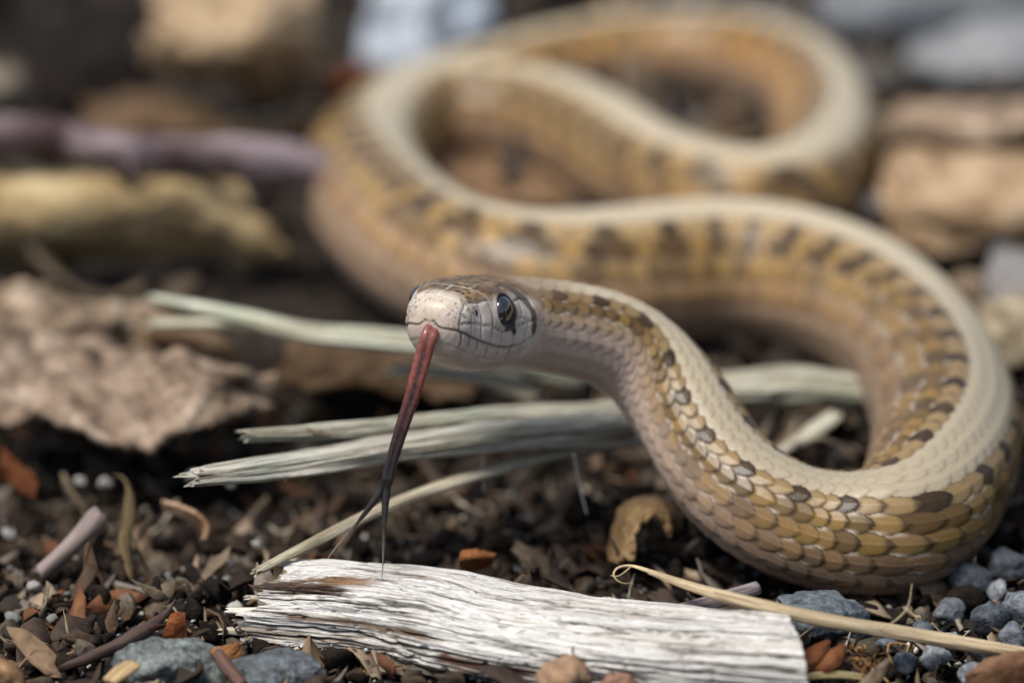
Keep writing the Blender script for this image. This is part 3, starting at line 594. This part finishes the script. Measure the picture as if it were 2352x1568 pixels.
# straw with the curled tip
stick('dry_grass_stem', 'dry straw grass stem with a curled hairy tip, crossing in front of the snake',
      [dict(name='stem', pts=[P(1492, 1312, 4.0), P(1600, 1350, 4.0), P(1750, 1392, 3.8), P(1900, 1425, 3.2), P(2050, 1450, 2.4), P(2200, 1475, 1.8), P(2420, 1512, 1.2)], radii=[.17, .30, .42, .46, .46, .44, .42, .40], nr=44, step=.11, flat=.75, lump=.08, grain=.12, jag=(0, 0), seed=11, mat='straw'),
       dict(name='curled_tip', pts=[P(1494, 1312, 4.0), P(1450, 1299, 4.1), P(1420, 1303, 4.2), P(1409, 1318, 4.1), P(1418, 1332, 3.9), P(1435, 1339, 3.8), P(1455, 1337, 3.8)], radii=[.17, .14, .11, .08, .05, .035, .02], nr=12, step=.06, flat=.6, lump=.2, lumpscale=4, seed=12, mat='straw', tint=(1.15, 1.15, 1.1)),
       dict(name='fibre', pts=[P(1448, 1302, 4.1), P(1436, 1312, 4.0), P(1420, 1322, 4.0), P(1403, 1321, 4.0)], radii=[.05, .035, .02], nr=8, step=.06, lump=.2, seed=13, mat='straw', tint=(1.2, 1.2, 1.2)),
       dict(name='fibre', pts=[P(2020, 1443, 2.8), P(2055, 1425, 3.4), P(2085, 1392, 4.0), P(2095, 1340, 4.8)], radii=[.03, .025, .015], nr=6, step=.1, lump=.2, seed=14, mat='straw', tint=(1.0, 1.0, 1.0)),
       dict(name='fibre', pts=[P(1640, 1360, 4.3), P(1700, 1375, 4.45), P(1745, 1389, 4.2)], radii=[.04, .06, .03], nr=8, step=.06, lump=.3, seed=15, mat='straw', tint=(.8, .7, .6))])
# twigs
stick('twig', 'thick purple-brown knobbly twig running up to the snake from the leaf litter',
      [dict(name='shaft', pts=[P(-260, 250, 9.5), P(0, 305, 9.5), P(150, 318, 9.0), P(300, 345, 8.4), P(450, 355, 7.8), P(600, 372, 7.0), P(730, 395, 6.0), P(830, 420, 5.2)], radii=[1.15, 1.1, 1.05, 1.25, 1.1, 1.0, 1.35, 1.5, 1.4], nr=32, step=.4, lump=.16, lumpscale=1.0, seed=16, mat='twig'),
       dict(name='bud', pts=[P(285, 370, 8.4), P(275, 400, 7.2), P(262, 418, 6.6)], radii=[.7, .55, .2], nr=16, step=.2, lump=.1, seed=17, mat='twig', tint=(.5, .45, .45))])
stick('twig', 'slim dark brown twig with an upturned tip leaning on a grey-green stone',
      [dict(name='shaft', pts=[P(118, 1541, .1), P(200, 1512, .9), P(280, 1478, 1.5), P(330, 1448, 1.8), P(375, 1415, 2.0), P(404, 1376, 2.6)], radii=[.16, .24, .32, .42, .25, .05], nr=20, step=.12, lump=.15, lumpscale=2, grain=.1, seed=18, mat='darktwig'),
       dict(name='side_shoot', pts=[P(318, 1452, 1.8), P(350, 1442, 1.9), P(386, 1434, 1.8)], radii=[.2, .22, .05], nr=12, step=.12, lump=.2, seed=19, mat='darktwig', tint=(1.6, 1.2, 1.1))])
stick('twig', 'short mauve-grey twig end propped in the gravel',
      [dict(pts=[P(92, 1315, .5), P(160, 1255, 1.6), P(222, 1190, 2.5)], radii=[.42, .46, .5, .6], nr=20, step=.2, lump=.12, grain=.1, jag=(.3, .4), seed=20, mat='greytwig', tint=(.8, .78, .74))])
stick('twig', 'short grey twig tucked behind the bleached wood under the straw',
      [dict(pts=[P(1560, 1400, 2.5), P(1640, 1380, 2.8), P(1740, 1350, 3.0)], radii=[.3, .42, .35], nr=18, step=.2, lump=.15, grain=.1, seed=21, mat='greytwig', tint=(.9, .95, 1.05))])
stick('twig', 'thin brown broken twig beside the speckled stone under the wood end',
      [dict(pts=[P(500, 1500, 1.4), P(520, 1530, 1.1), P(560, 1575, .6)], radii=[.32, .36, .3], nr=16, step=.15, lump=.2, grain=.12, seed=22, mat='greytwig', tint=(.45, .33, .28))])
for k, (a, b_) in enumerate((((1838, 1552, 1.4), (1990, 1550, 1.2)), ((1836, 1558, 1.3), (2000, 1560, 1.0)))):
    stick('pine_needle', 'pale dry pine needle lying flat beyond the cut wood end', [dict(pts=[P(*a), (P(*a)+P(*b_))/2+np.array([0, 0, .15]), P(*b_)], radii=[.09, .11, .05], nr=10, step=.2, lump=.1, seed=23+k, mat='straw', tint=(.95, 1.0, .8))], 'needle', 'pine needles by the wood end')

# ------------------------------------------------------------------ leaves and flakes
def G(rows): return [[P(*q) for q in r] for r in rows]
def leaf(name, label, rows, mat, cat='leaf', group=None, **kw):
    o = sheet(name, G(rows), M[mat], **kw); return tag(o, label, cat, group)
leaf('dry_leaf', 'crumpled grey-brown dry leaf with a thick pale rim, beside the splintered stick',
     [[(-80, 985, 3.0), (120, 985, 3.2), (330, 1030, 2.6), (470, 985, 3.0), (570, 950, 2.6)], [(-80, 900, 4.2), (120, 910, 3.8), (320, 930, 3.4), (480, 890, 4.4), (640, 930, 2.4)],
      [(-80, 830, 4.6), (100, 830, 4.4), (300, 850, 4.0), (470, 838, 5.2), (640, 900, 2.6)], [(-80, 760, 4.0), (100, 770, 4.2), (300, 800, 3.8), (460, 830, 3.6), (600, 880, 2.0)]], 'leaf_grey', n=(90, 110), thick=.5, crumple=.7, cscale=.36, ragged=.10, seed=1, tint=(.92, .88, .86))
leaf('dry_leaf', 'mottled grey-tan curled leaf behind the crumpled leaf with the pale rim',
     [[(-60, 800, 3.2), (100, 790, 3.6), (260, 780, 3.4), (400, 770, 3.0)], [(-60, 720, 5.0), (100, 720, 5.0), (250, 720, 4.6), (400, 740, 3.6)], [(-60, 660, 5.2), (100, 665, 4.8), (220, 690, 4.0), (380, 735, 2.8)]], 'leaf_grey', n=(60, 60), thick=.4, crumple=.8, cscale=.3, seed=2, tint=(.9, .86, .8))
leaf('dry_leaf', 'small brown leaf fold standing under the forked pale splinter',
     [[(300, 850, 2.0), (400, 850, 2.4), (560, 860, 2.0)], [(310, 770, 4.2), (380, 760, 4.8), (540, 790, 4.0)], [(320, 730, 4.0), (370, 720, 4.5), (520, 770, 3.0)]], 'leaf_tan', n=(40, 40), thick=.35, crumple=.5, seed=3, tint=(.5, .46, .43))
leaf('curled_leaf', 'broad golden-tan curled leaf below the purple-brown twig',
     [[(-120, 600, .8), (100, 605, .8), (300, 600, 1.0), (500, 600, 1.0), (690, 600, .6)], [(-120, 520, 4.2), (100, 520, 4.4), (300, 510, 4.4), (480, 510, 4.0), (650, 560, 1.8)], [(-120, 440, 6.4), (100, 440, 6.6), (300, 430, 6.6), (460, 430, 6.0), (600, 500, 3.0)],
      [(-120, 390, 6.6), (100, 385, 6.8), (300, 390, 6.6), (430, 390, 6.0), (560, 440, 3.6)]], 'leaf_gold', n=(60, 80), thick=.45, crumple=.55, cscale=.22, ragged=.1, seed=4)
leaf('dry_leaf', 'large pale tan arched leaf behind the purple-brown twig',
     [[(330, -60, 9), (450, -60, 11), (600, -60, 12), (730, -60, 10)], [(340, 30, 8), (460, 20, 10), (600, 30, 11.5), (730, 40, 9)], [(330, 120, 5), (440, 110, 7.5), (570, 130, 9), (720, 130, 7)], [(460, 190, 2), (520, 175, 4), (590, 240, 3.2), (710, 230, 2)]], 'leaf_tan', n=(60, 60), thick=.5, crumple=.7, cscale=.2, ragged=.1, seed=5, tint=(1.2, 1.22, 1.22))
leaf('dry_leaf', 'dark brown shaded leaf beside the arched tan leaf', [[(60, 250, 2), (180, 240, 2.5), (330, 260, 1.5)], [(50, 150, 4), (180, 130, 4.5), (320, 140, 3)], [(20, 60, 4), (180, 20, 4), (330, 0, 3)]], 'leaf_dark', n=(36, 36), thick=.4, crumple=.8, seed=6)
leaf('dry_leaf', 'grey weathered leaf edge showing past the end of the purple-brown twig', [[(-90, 270, 3), (0, 275, 3), (50, 280, 2.5)], [(-90, 200, 6), (0, 200, 6), (70, 210, 4)], [(-90, 140, 6), (0, 150, 5.5), (40, 170, 4)]], 'leaf_grey', n=(30, 30), thick=.4, crumple=.4, seed=7, tint=(1.05, 1.15, 1.15))
leaf('dry_leaf', 'dull brown leaf lying flat under the purple-brown twig', [[(180, 310, 2.2), (350, 315, 2.4), (560, 330, 1.6)], [(180, 260, 2.4), (350, 255, 2.8), (520, 265, 2.0)], [(200, 225, 2.0), (330, 215, 2.2), (480, 240, 1.5)]], 'leaf_tan', n=(30, 30), thick=.35, crumple=.5, seed=8, tint=(.35, .31, .28))
leaf('dry_leaf', 'rust brown leaf scrap wedged behind the left coil of the snake', [[(740, 230, 3), (800, 235, 3), (880, 200, 3)], [(740, 190, 5), (800, 185, 5.5), (880, 160, 5)], [(750, 160, 5), (810, 150, 5.5), (870, 140, 5)]], 'leaf_rust', n=(24, 24), thick=.35, crumple=.5, seed=9, tint=(.55, .5, .45))
leaf('dry_leaf', 'wide tan leaf with dark underside beside the rear coils', [[(2040, 560, .8), (2160, 590, .8), (2300, 590, 1.0), (2460, 590, 1)], [(2020, 470, 3.0), (2150, 480, 3.8), (2300, 480, 4.4), (2460, 480, 4.4)], [(2020, 400, 3.2), (2150, 400, 4.6), (2300, 400, 5.2), (2460, 400, 5)], [(2050, 350, 2.8), (2150, 345, 4.0), (2300, 340, 4.6), (2460, 340, 4.5)]], 'leaf_tan', n=(60, 60), thick=.45, crumple=.7, cscale=.22, seed=10, tint=(1.05, 1.02, 1.0))
leaf('dry_leaf', 'pale ridged tan leaf behind the wide tan leaf', [[(2040, 350, 2.5), (2180, 350, 3.0), (2340, 350, 3), (2460, 350, 3)], [(2040, 290, 4.4), (2180, 285, 5.6), (2340, 290, 6), (2460, 290, 6)], [(2050, 240, 3.6), (2180, 230, 5), (2340, 225, 5), (2460, 225, 5)]], 'leaf_grey', n=(40, 50), thick=.45, crumple=.8, cscale=.3, seed=11, tint=(1.05, 1.0, .95))
leaf('dry_leaf', 'pale grey-green leaf edge showing past the front bend of the snake', [[(2240, 860, .8), (2340, 850, 1), (2440, 850, 1)], [(2240, 770, 2.6), (2340, 760, 3), (2440, 760, 3)], [(2250, 700, 2.6), (2330, 695, 3), (2440, 690, 3)]], 'leaf_grey', n=(30, 30), thick=.4, crumple=.5, seed=12, tint=(1.05, 1.1, .98))
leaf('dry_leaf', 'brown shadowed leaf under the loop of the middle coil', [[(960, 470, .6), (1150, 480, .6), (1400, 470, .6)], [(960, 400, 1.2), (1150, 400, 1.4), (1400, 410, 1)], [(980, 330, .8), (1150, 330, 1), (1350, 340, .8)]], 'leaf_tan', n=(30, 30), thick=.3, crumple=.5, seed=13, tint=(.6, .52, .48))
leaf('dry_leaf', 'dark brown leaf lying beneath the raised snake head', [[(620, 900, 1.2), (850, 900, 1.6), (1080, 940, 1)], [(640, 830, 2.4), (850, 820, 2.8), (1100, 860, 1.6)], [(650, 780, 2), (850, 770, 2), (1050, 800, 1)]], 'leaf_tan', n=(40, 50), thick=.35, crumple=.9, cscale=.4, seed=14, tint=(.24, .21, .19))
leaf('curled_leaf', 'brown curled leaf ring standing beside the front bend of the snake', [[(1400, 1290, .6), (1410, 1210, 1.6), (1440, 1160, 2.2), (1500, 1140, 2.2), (1545, 1165, 1.6), (1560, 1215, .9)], [(1425, 1295, 1.2), (1438, 1220, 2.4), (1460, 1180, 3.0), (1500, 1165, 3.0), (1530, 1185, 2.4), (1540, 1225, 1.6)], [(1450, 1290, 1.6), (1460, 1230, 2.6), (1478, 1200, 3.0), (1500, 1190, 3), (1520, 1205, 2.5), (1530, 1235, 1.8)]], 'leaf_tan', n=(30, 60), thick=.3, crumple=.25, cscale=.6, ragged=.06, seed=15, tint=(.62, .56, .44))
leaf('leaf_fragment', 'orange-brown leaf scrap standing behind the slim dark twig', [[(372, 1478, 1.0), (400, 1480, 1.0), (428, 1480, .9)], [(378, 1440, 2.0), (402, 1438, 2.1), (430, 1440, 1.9)], [(392, 1408, 2.6), (408, 1402, 2.7), (426, 1404, 2.6)]], 'leaf_rust', n=(30, 24), thick=.15, crumple=.15, cscale=.8, ragged=.1, seed=16, tint=(.7, .7, .7))
leaf('leaf_fragment', 'tan-orange leaf scrap curled under the broken wood end', [[(478, 1510, .6), (510, 1535, .5), (548, 1540, .4)], [(490, 1495, 1.2), (520, 1510, 1.2), (556, 1500, 1.2)], [(520, 1480, 1.4), (545, 1478, 1.6), (560, 1470, 1.6)]], 'leaf_rust', n=(30, 30), thick=.15, crumple=.2, cscale=.8, ragged=.1, seed=17, tint=(.7, .9, 1.05))
leaf('leaf_fragment', 'small orange pointed leaf scrap between the splinter and curled leaf ring', [[(1050, 1306, 1.2), (1085, 1306, 1.0), (1130, 1290, 1.2)], [(1052, 1285, 1.9), (1090, 1284, 2.0), (1138, 1278, 1.8)], [(1060, 1264, 2.2), (1092, 1262, 2.3), (1142, 1270, 2.0)]], 'leaf_rust', n=(30, 30), thick=.15, crumple=.2, cscale=.8, ragged=.1, seed=18, tint=(.8, .9, 1.0))
leaf('leaf_fragment', 'dark red-brown leaf scrap under the rim of the crumpled leaf', [[(0, 1090, .8), (40, 1130, .6), (80, 1150, .6)], [(0, 1060, 1.8), (40, 1080, 1.6), (80, 1120, 1.2)], [(0, 1030, 2.2), (30, 1050, 2), (60, 1090, 1.6)]], 'leaf_rust', n=(24, 24), thick=.2, crumple=.3, seed=19, tint=(.32, .3, .3))
leaf('leaf_fragment', 'pale curled brown leaf scrap on the gravel under the splintered stick', [[(370, 1165, 1.5), (420, 1190, 1.5), (462, 1225, .8), (458, 1250, .4)], [(372, 1150, 2.2), (425, 1165, 2.4), (470, 1200, 1.8), (470, 1240, 1.0)]], 'leaf_tan', n=(24, 36), thick=.2, crumple=.2, seed=20, tint=(.95, .85, .82))
leaf('leaf_fragment', 'brown flake standing at the foot of the wood, with a dark ragged rim', [[(-40, 1600, .5), (20, 1600, .5), (60, 1600, .4)], [(-40, 1550, 2.2), (10, 1550, 2.2), (50, 1580, 1.4)], [(-40, 1500, 3.2), (0, 1505, 3.0), (40, 1560, 1.8)]], 'leaf_tan', n=(36, 36), thick=.35, crumple=.25, cscale=.8, seed=21, tint=(.85, .72, .62))
leaf('leaf_fragment', 'dull red-brown flake lying in front of the straw stem', [[(2200, 1580, .6), (2290, 1590, .6), (2400, 1590, .5)], [(2220, 1540, 1.5), (2300, 1535, 1.8), (2400, 1530, 1.8)], [(2260, 1515, 1.6), (2320, 1505, 2), (2400, 1500, 2)]], 'leaf_tan', n=(30, 36), thick=.3, crumple=.3, seed=22, tint=(.4, .3, .27))
# yellowed curl of grass and the two-lobed bud husk
stick('grass_blade', 'yellowed dry grass blade curling down from the crumpled leaf rim',
      [dict(name='blade', pts=[P(262, 1092, 2.6), P(285, 1100, 2.6), P(300, 1140, 2.0), P(296, 1200, 1.4), P(290, 1260, 1.0), P(300, 1330, .6)], radii=[.1, .3, .5, .4, .6, .4, .15], nr=24, step=.15, flat=.3, lump=.3, lumpscale=1.5, grain=.12, seed=30, mat='straw', tint=(.46, .42, .33), roll=1.0)], 'grass')
bud = thing('bud_husk', P(1875, 1530, 0), 'red-brown bud husk split into two lobes beside the cut wood end', 'husk')
for k, (a, b_, c_, r) in enumerate(((( 1838, 1545, 1.0), (1868, 1510, 1.9), (1905, 1470, 2.6), .62), ((1868, 1552, 1.0), (1905, 1520, 1.8), (1940, 1480, 2.3), .55))):
    tube('lobe', [P(*a), P(*b_), P(*c_)], [.2, r, r*1.05, r*.7, .12], M['leaf_rust'], bud, 26, .08, .7, .12, 1.2, .08, (0, 0), 31+k, tint=(.45, .5, .62))

# small things: hanging hairs, a frayed root tuft, a half-buried twig
for k, (pp, lb) in enumerate((([(1112, 1010, 5.6), (1108, 1060, 4.6), (1112, 1130, 3.2)], 'fine pale hair hanging from the splintered stick'), ([(1318, 1040, 5.2), (1330, 1110, 3.6), (1348, 1180, 2.2)], 'fine pale hair hanging beside the snake neck'))):
    tag(tube('hair', [P(*a) for a in pp], [.035, .03, .025], M['thread'], None, 6, .2, 1, .2, 1, 0, (0, 0), 60+k, tint=(.55, .55, .5)), lb, 'hair')
tuft = thing('root_tuft', P(1985, 1540, -.6), 'frayed tuft of golden brown rootlets beside the bud husk', 'rootlets'); rt = np.random.default_rng(9)
for k in range(16):
    x0, y0 = rt.normal(1985, 18), rt.uniform(1475, 1560); pts = [np.array([x0, y0])]
    for _ in range(4): pts.append(pts[-1]+rt.normal(0, 16, 2)+np.array([3, 4]))
    z0 = rt.uniform(.4, 1.6); tube('rootlet', [P(a[0], a[1], z0+rt.normal(0, .2)) for a in pts], [.05, .06, .035], M['straw'], tuft, 7, .12, 1, .3, 3, 0, (0, 0), 70+k, tint=tuple(np.array((.75, .52, .33))*rt.uniform(.6, 1.4)))
stick('twig', 'short flat brown twig half buried in sand under the bleached wood',
      [dict(pts=[P(815, 1548, -.2), P(930, 1535, .1), P(1070, 1543, -.1)], radii=[.22, .34, .25], nr=18, step=.15, flat=.6, lump=.2, grain=.1, seed=41, mat='straw', tint=(.6, .48, .36))])
# ------------------------------------------------------------------ stones
def stone(name, label, px, py, z, size, col, mat='stone', seed=0, cat='stone', group=None, **kw):
    p = P(px, py, z); o = rock(name, (p[0], p[1], z-size[2]*.7), size, M[mat], col, seed, **kw); return tag(o, label, cat, group)
stone('stone', 'grey-green speckled stone under the slim dark twig', 375, 1545, -.1, (3.1, 2.2, 1.9), (.115, .13, .122), 'speckstone', 1, facet=.75, sub=5)
stone('stone', 'dark blue-grey gravel lump under the broken wood end', 640, 1550, .4, (2.6, 1.6, 1.2), (.075, .085, .09), 'speckstone', 2, facet=.8, sub=5)
stone('stone', 'blue-grey stone lying under the front bend of the snake', 1890, 1412, 1.2, (2.4, 1.5, 1.3), (.075, .09, .10), 'speckstone', 3, facet=.8, sub=5)
stone('stone', 'pale blue-white stone behind the left coil of the snake', 975, 60, 4, (4.6, 4.4, 5.0), (.42, .47, .52), 'stone', 4, facet=.12)
stone('stone', 'wide grey stone behind the rear coil', 2120, 30, 3, (9, 6, 4.2), (.16, .17, .18), 'stone', 5, facet=.6)
stone('stone', 'smooth light grey stone behind the wide tan leaf', 2300, 130, 2, (7, 4, 3.0), (.20, .205, .205), 'stone', 6, facet=.6)
stone('stone', 'grey stone half hidden past the rear coil and the tan leaves', 2330, 50, 3, (6, 5, 4), (.09, .095, .10), 'stone', 16, facet=.6)
stone('pebble', 'rounded brown pebble against the foot of the bleached wood', 1292, 1562, 1.6, (1.25, 1.0, .95), (.24, .15, .09), 'stone', 7, cat='pebble', facet=.35, sub=4)
stone('pebble', 'small reddish brown pebble beside the larger brown pebble', 1420, 1575, 1.4, (.85, .7, .6), (.20, .11, .07), 'stone', 8, cat='pebble', facet=.35)
chip = tube('straw_chip', [P(255, 1562, 1.65), P(275, 1545, 1.8), P(300, 1528, 1.85)], [.42, .55, .5], M['straw'], None, 24, .1, .45, .12, 1, .15, (.3, .3), 40, tint=(1.15, 1.05, .9)); tag(chip, 'short split straw chip lying on the grey-green stone', 'straw')
rs = np.random.default_rng(21)
gravel = [(2230, 1330, .8, 1.1, (.045, .052, .06)), (2310, 1300, .8, 1.2, (.055, .062, .07)), (2180, 1400, .6, .9, (.10, .11, .12)), (2270, 1420, .6, 1.1, (.06, .068, .078)), (2345, 1395, .8, 1.2, (.13, .145, .16)), (2150, 1510, .4, .9, (.17, .18, .185)), (2080, 1520, .4, .7, (.10, .115, .13)), (2230, 1545, .4, .8, (.15, .165, .18)), (2040, 1480, .5, .6, (.09, .105, .12)), (2120, 1450, .5, .7, (.08, .09, .105)), (2330, 1460, .5, .9, (.10, .11, .125)), (2190, 1470, .5, .6, (.2, .21, .215)), (2255, 1495, .5, .7, (.07, .08, .09)), (2290, 1360, .5, .8, (.17, .18, .19))]
for k, (px, py, z, r, cl) in enumerate(gravel):
    stone('pebble', 'rough blue-grey gravel pebble in the patch past the straw stem', px, py, z, (r*rs.uniform(.8, 1.2), r*rs.uniform(.7, 1), r*rs.uniform(.6, .9)), cl, 'speckstone', 50+k, 'pebble', 'blue-grey gravel past the straw', facet=.8, sub=3, rz=rs.uniform(0, 6))
for k, (px, py) in enumerate(((445, 1095), (530, 1112), (185, 1105), (20, 1225), (520, 1330), (75, 1345), (240, 1110), (120, 1420), (360, 1370), (540, 1395), (310, 1470), (30, 1420), (590, 1250))):
    r = rs.uniform(.25, .5); g = rs.uniform(.14, .34)
    stone('pebble', 'small pale quartz pebble among the litter below the crumpled leaf', px, py, .6, (r, r*.9, r*.8), (g, g*.97, g*.88), 'stone', 80+k, 'pebble', 'pale quartz pebbles', facet=.8, sub=3)

# ------------------------------------------------------------------ loose litter that nobody could count
def scatter(name, label, n, region, size, colors, mat, kindm, seed, flat=(.6, 1), lift=0, dens=None, sub=1):
    r = np.random.default_rng(seed); x = r.uniform(region[0], region[1], n*3); y = r.uniform(region[2], region[3], n*3)
    if dens is not None:
        k = r.uniform(size=n*3) < dens(x, y); x, y = x[k], y[k]
    x, y = x[:n], y[:n]; n = len(x); z = gz(x, y)
    sz = size[0]*(size[1]/size[0])**(r.uniform(size=n)**1.6); cols = np.asarray(colors)[r.integers(0, len(colors), n)]*r.uniform(.4, 1.0, (n, 1))
    cols = cols*(1-.6*ss(9, 2, x)*ss(10, 20, y))[:, None]        # deep shade painted into the litter colours behind the snake's head
    VV, FF, CC = [], [], []; k0 = 0
    if kindm == 'lump': bv, bf = ico(sub)
    else:
        m = 5; g = np.linspace(-1, 1, m); gx_, gy_ = np.meshgrid(g, np.array([-1, 0, 1.0])*.5); bv = np.stack([gx_.ravel(), (gy_*np.clip(1.15-gx_**2, .2, 1)).ravel(), 0*gx_.ravel()], 1); bf = gridfaces(3, m, False)
        bv = np.concatenate([bv+np.array([0, 0, .035]), bv-np.array([0, 0, .035])]); bf = np.concatenate([bf, bf[:, ::-1]+15])
        rim = [0, 1, 2, 3, 4, 9, 14, 13, 12, 11, 10, 5]; bf = np.concatenate([bf, [[rim[(q+1) % 12], rim[q], rim[q]+15, rim[(q+1) % 12]+15] for q in range(12)]])
    for q in range(n):
        v = bv.copy()
        if kindm == 'lump':
            v = v*(1+r.normal(0, .13, (len(v), 1)))
            for _ in range(5):
                nm = r.normal(size=3); nm /= np.linalg.norm(nm); hh = r.uniform(.3, .8); dd = v@nm; v = v - np.clip(dd-hh, 0, 9)[:, None]*nm
            v = v*np.array([1.15, r.uniform(*flat), r.uniform(*flat)])
        else:
            jt = r.normal(0, .13, (15, 3)); jt[:, 2] *= .6; v = v + np.concatenate([jt, jt])
            v[:, 2] += r.normal(0, .35)*v[:, 0]**2 + r.normal(0, .5)*v[:, 1]**2 + r.normal(0, .2)*v[:, 0]; v[:, 1] *= r.uniform(.25, 1.1) if kindm == 'flake' else .09; v[:, 2] *= 1 if kindm == 'flake' else .8
        tl = .5 if kindm == 'lump' else .45
        v = (v*sz[q]) @ rotm(r.uniform(0, 6.3), r.normal(0, tl), r.normal(0, tl)).T
        VV.append(v+np.array([x[q], y[q], z[q]+sz[q]*(.25+lift*r.uniform())])); FF.append(bf+k0); k0 += len(v); CC.append(np.repeat(cols[q:q+1], len(v), 0))
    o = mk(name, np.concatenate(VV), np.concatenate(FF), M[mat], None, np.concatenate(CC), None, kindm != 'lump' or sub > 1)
    return tag(o, label, None, None, 'stuff')
NEAR = (-36, 36, -24, 34); FAR = (-60, 60, 30, 150)
dk = [(.022, .016, .012), (.035, .026, .019), (.065, .045, .03), (.014, .011, .009), (.08, .06, .042), (.13, .105, .078), (.03, .022, .016), (.018, .014, .011)]
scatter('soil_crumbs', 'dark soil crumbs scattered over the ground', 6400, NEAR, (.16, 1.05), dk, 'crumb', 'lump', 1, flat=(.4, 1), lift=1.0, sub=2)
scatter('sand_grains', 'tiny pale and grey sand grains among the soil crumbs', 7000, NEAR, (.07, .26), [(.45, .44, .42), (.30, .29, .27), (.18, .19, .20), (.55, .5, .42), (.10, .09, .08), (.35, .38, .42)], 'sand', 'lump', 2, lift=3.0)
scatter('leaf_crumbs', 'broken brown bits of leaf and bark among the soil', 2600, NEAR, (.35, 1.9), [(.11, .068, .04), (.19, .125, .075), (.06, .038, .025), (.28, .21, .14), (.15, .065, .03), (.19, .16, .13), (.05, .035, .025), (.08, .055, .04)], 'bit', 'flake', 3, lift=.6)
ring = lambda x, y: np.where((np.abs(x) < 38) & (y > -25) & (y < 150), 0.0, 1.0)
scatter('outer_litter', 'broken brown leaves around the clearing', 1500, (-130, 130, -90, 210), (1.0, 4.5), [(.10, .065, .04), (.20, .14, .085), (.06, .042, .03), (.28, .21, .14)], 'bit', 'flake', 14, lift=.3, dens=ring)
scatter('outer_gravel', 'soil crumbs and gravel around the clearing', 4000, (-130, 130, -90, 210), (.5, 2.4), [(.06, .045, .033), (.03, .022, .016), (.12, .11, .10)], 'crumb', 'lump', 15, dens=ring)
dn = lambda x, y: np.where(x < 2, .25, 1.0)
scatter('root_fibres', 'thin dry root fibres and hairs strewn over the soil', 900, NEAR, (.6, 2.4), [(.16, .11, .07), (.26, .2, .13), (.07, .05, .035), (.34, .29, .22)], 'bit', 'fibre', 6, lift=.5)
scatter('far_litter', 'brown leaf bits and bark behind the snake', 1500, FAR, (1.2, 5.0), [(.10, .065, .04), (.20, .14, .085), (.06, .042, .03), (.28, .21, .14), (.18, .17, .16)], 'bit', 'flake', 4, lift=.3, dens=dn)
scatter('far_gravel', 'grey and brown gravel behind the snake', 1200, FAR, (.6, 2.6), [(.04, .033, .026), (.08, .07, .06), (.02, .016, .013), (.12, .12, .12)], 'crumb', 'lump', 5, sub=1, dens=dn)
# sand stuck to the foot of the bleached wood
def stuck():
    root, c, t, s, u, near = ww; r = np.random.default_rng(5); n = 420; VV, FF, CC = [], [], []; bv, bf = ico(1)
    out = -s if s[:, 1].mean() > 0 else s; k0 = 0
    for q in range(n):
        k = int(r.uniform(0, .75)**1.3*len(c)); a = math.radians(r.normal(-38, 11)); p = c[k]+out[k]*3.35*math.cos(a)+u[k]*2.15*math.sin(a)*1.05
        sz = .05+.16*r.uniform()**3; v = (bv*(1+r.normal(0, .18, (len(bv), 1)))*sz) @ rotm(*r.uniform(0, 6, 3)).T + p; VV.append(v); FF.append(bf+k0); k0 += len(v)
        cl = [(.6, .6, .6), (.35, .37, .40), (.12, .10, .08), (.05, .04, .03), (.45, .36, .24)][r.integers(0, 5)]; CC.append(np.repeat([cl], len(v), 0))
    o = mk('sand_grains', np.concatenate(VV), np.concatenate(FF), M['sand'], root, np.concatenate(CC), None, False); o['kind'] = 'stuff'
stuck()
for o in bpy.data.objects:
    if '_base' in o: del o['_base']
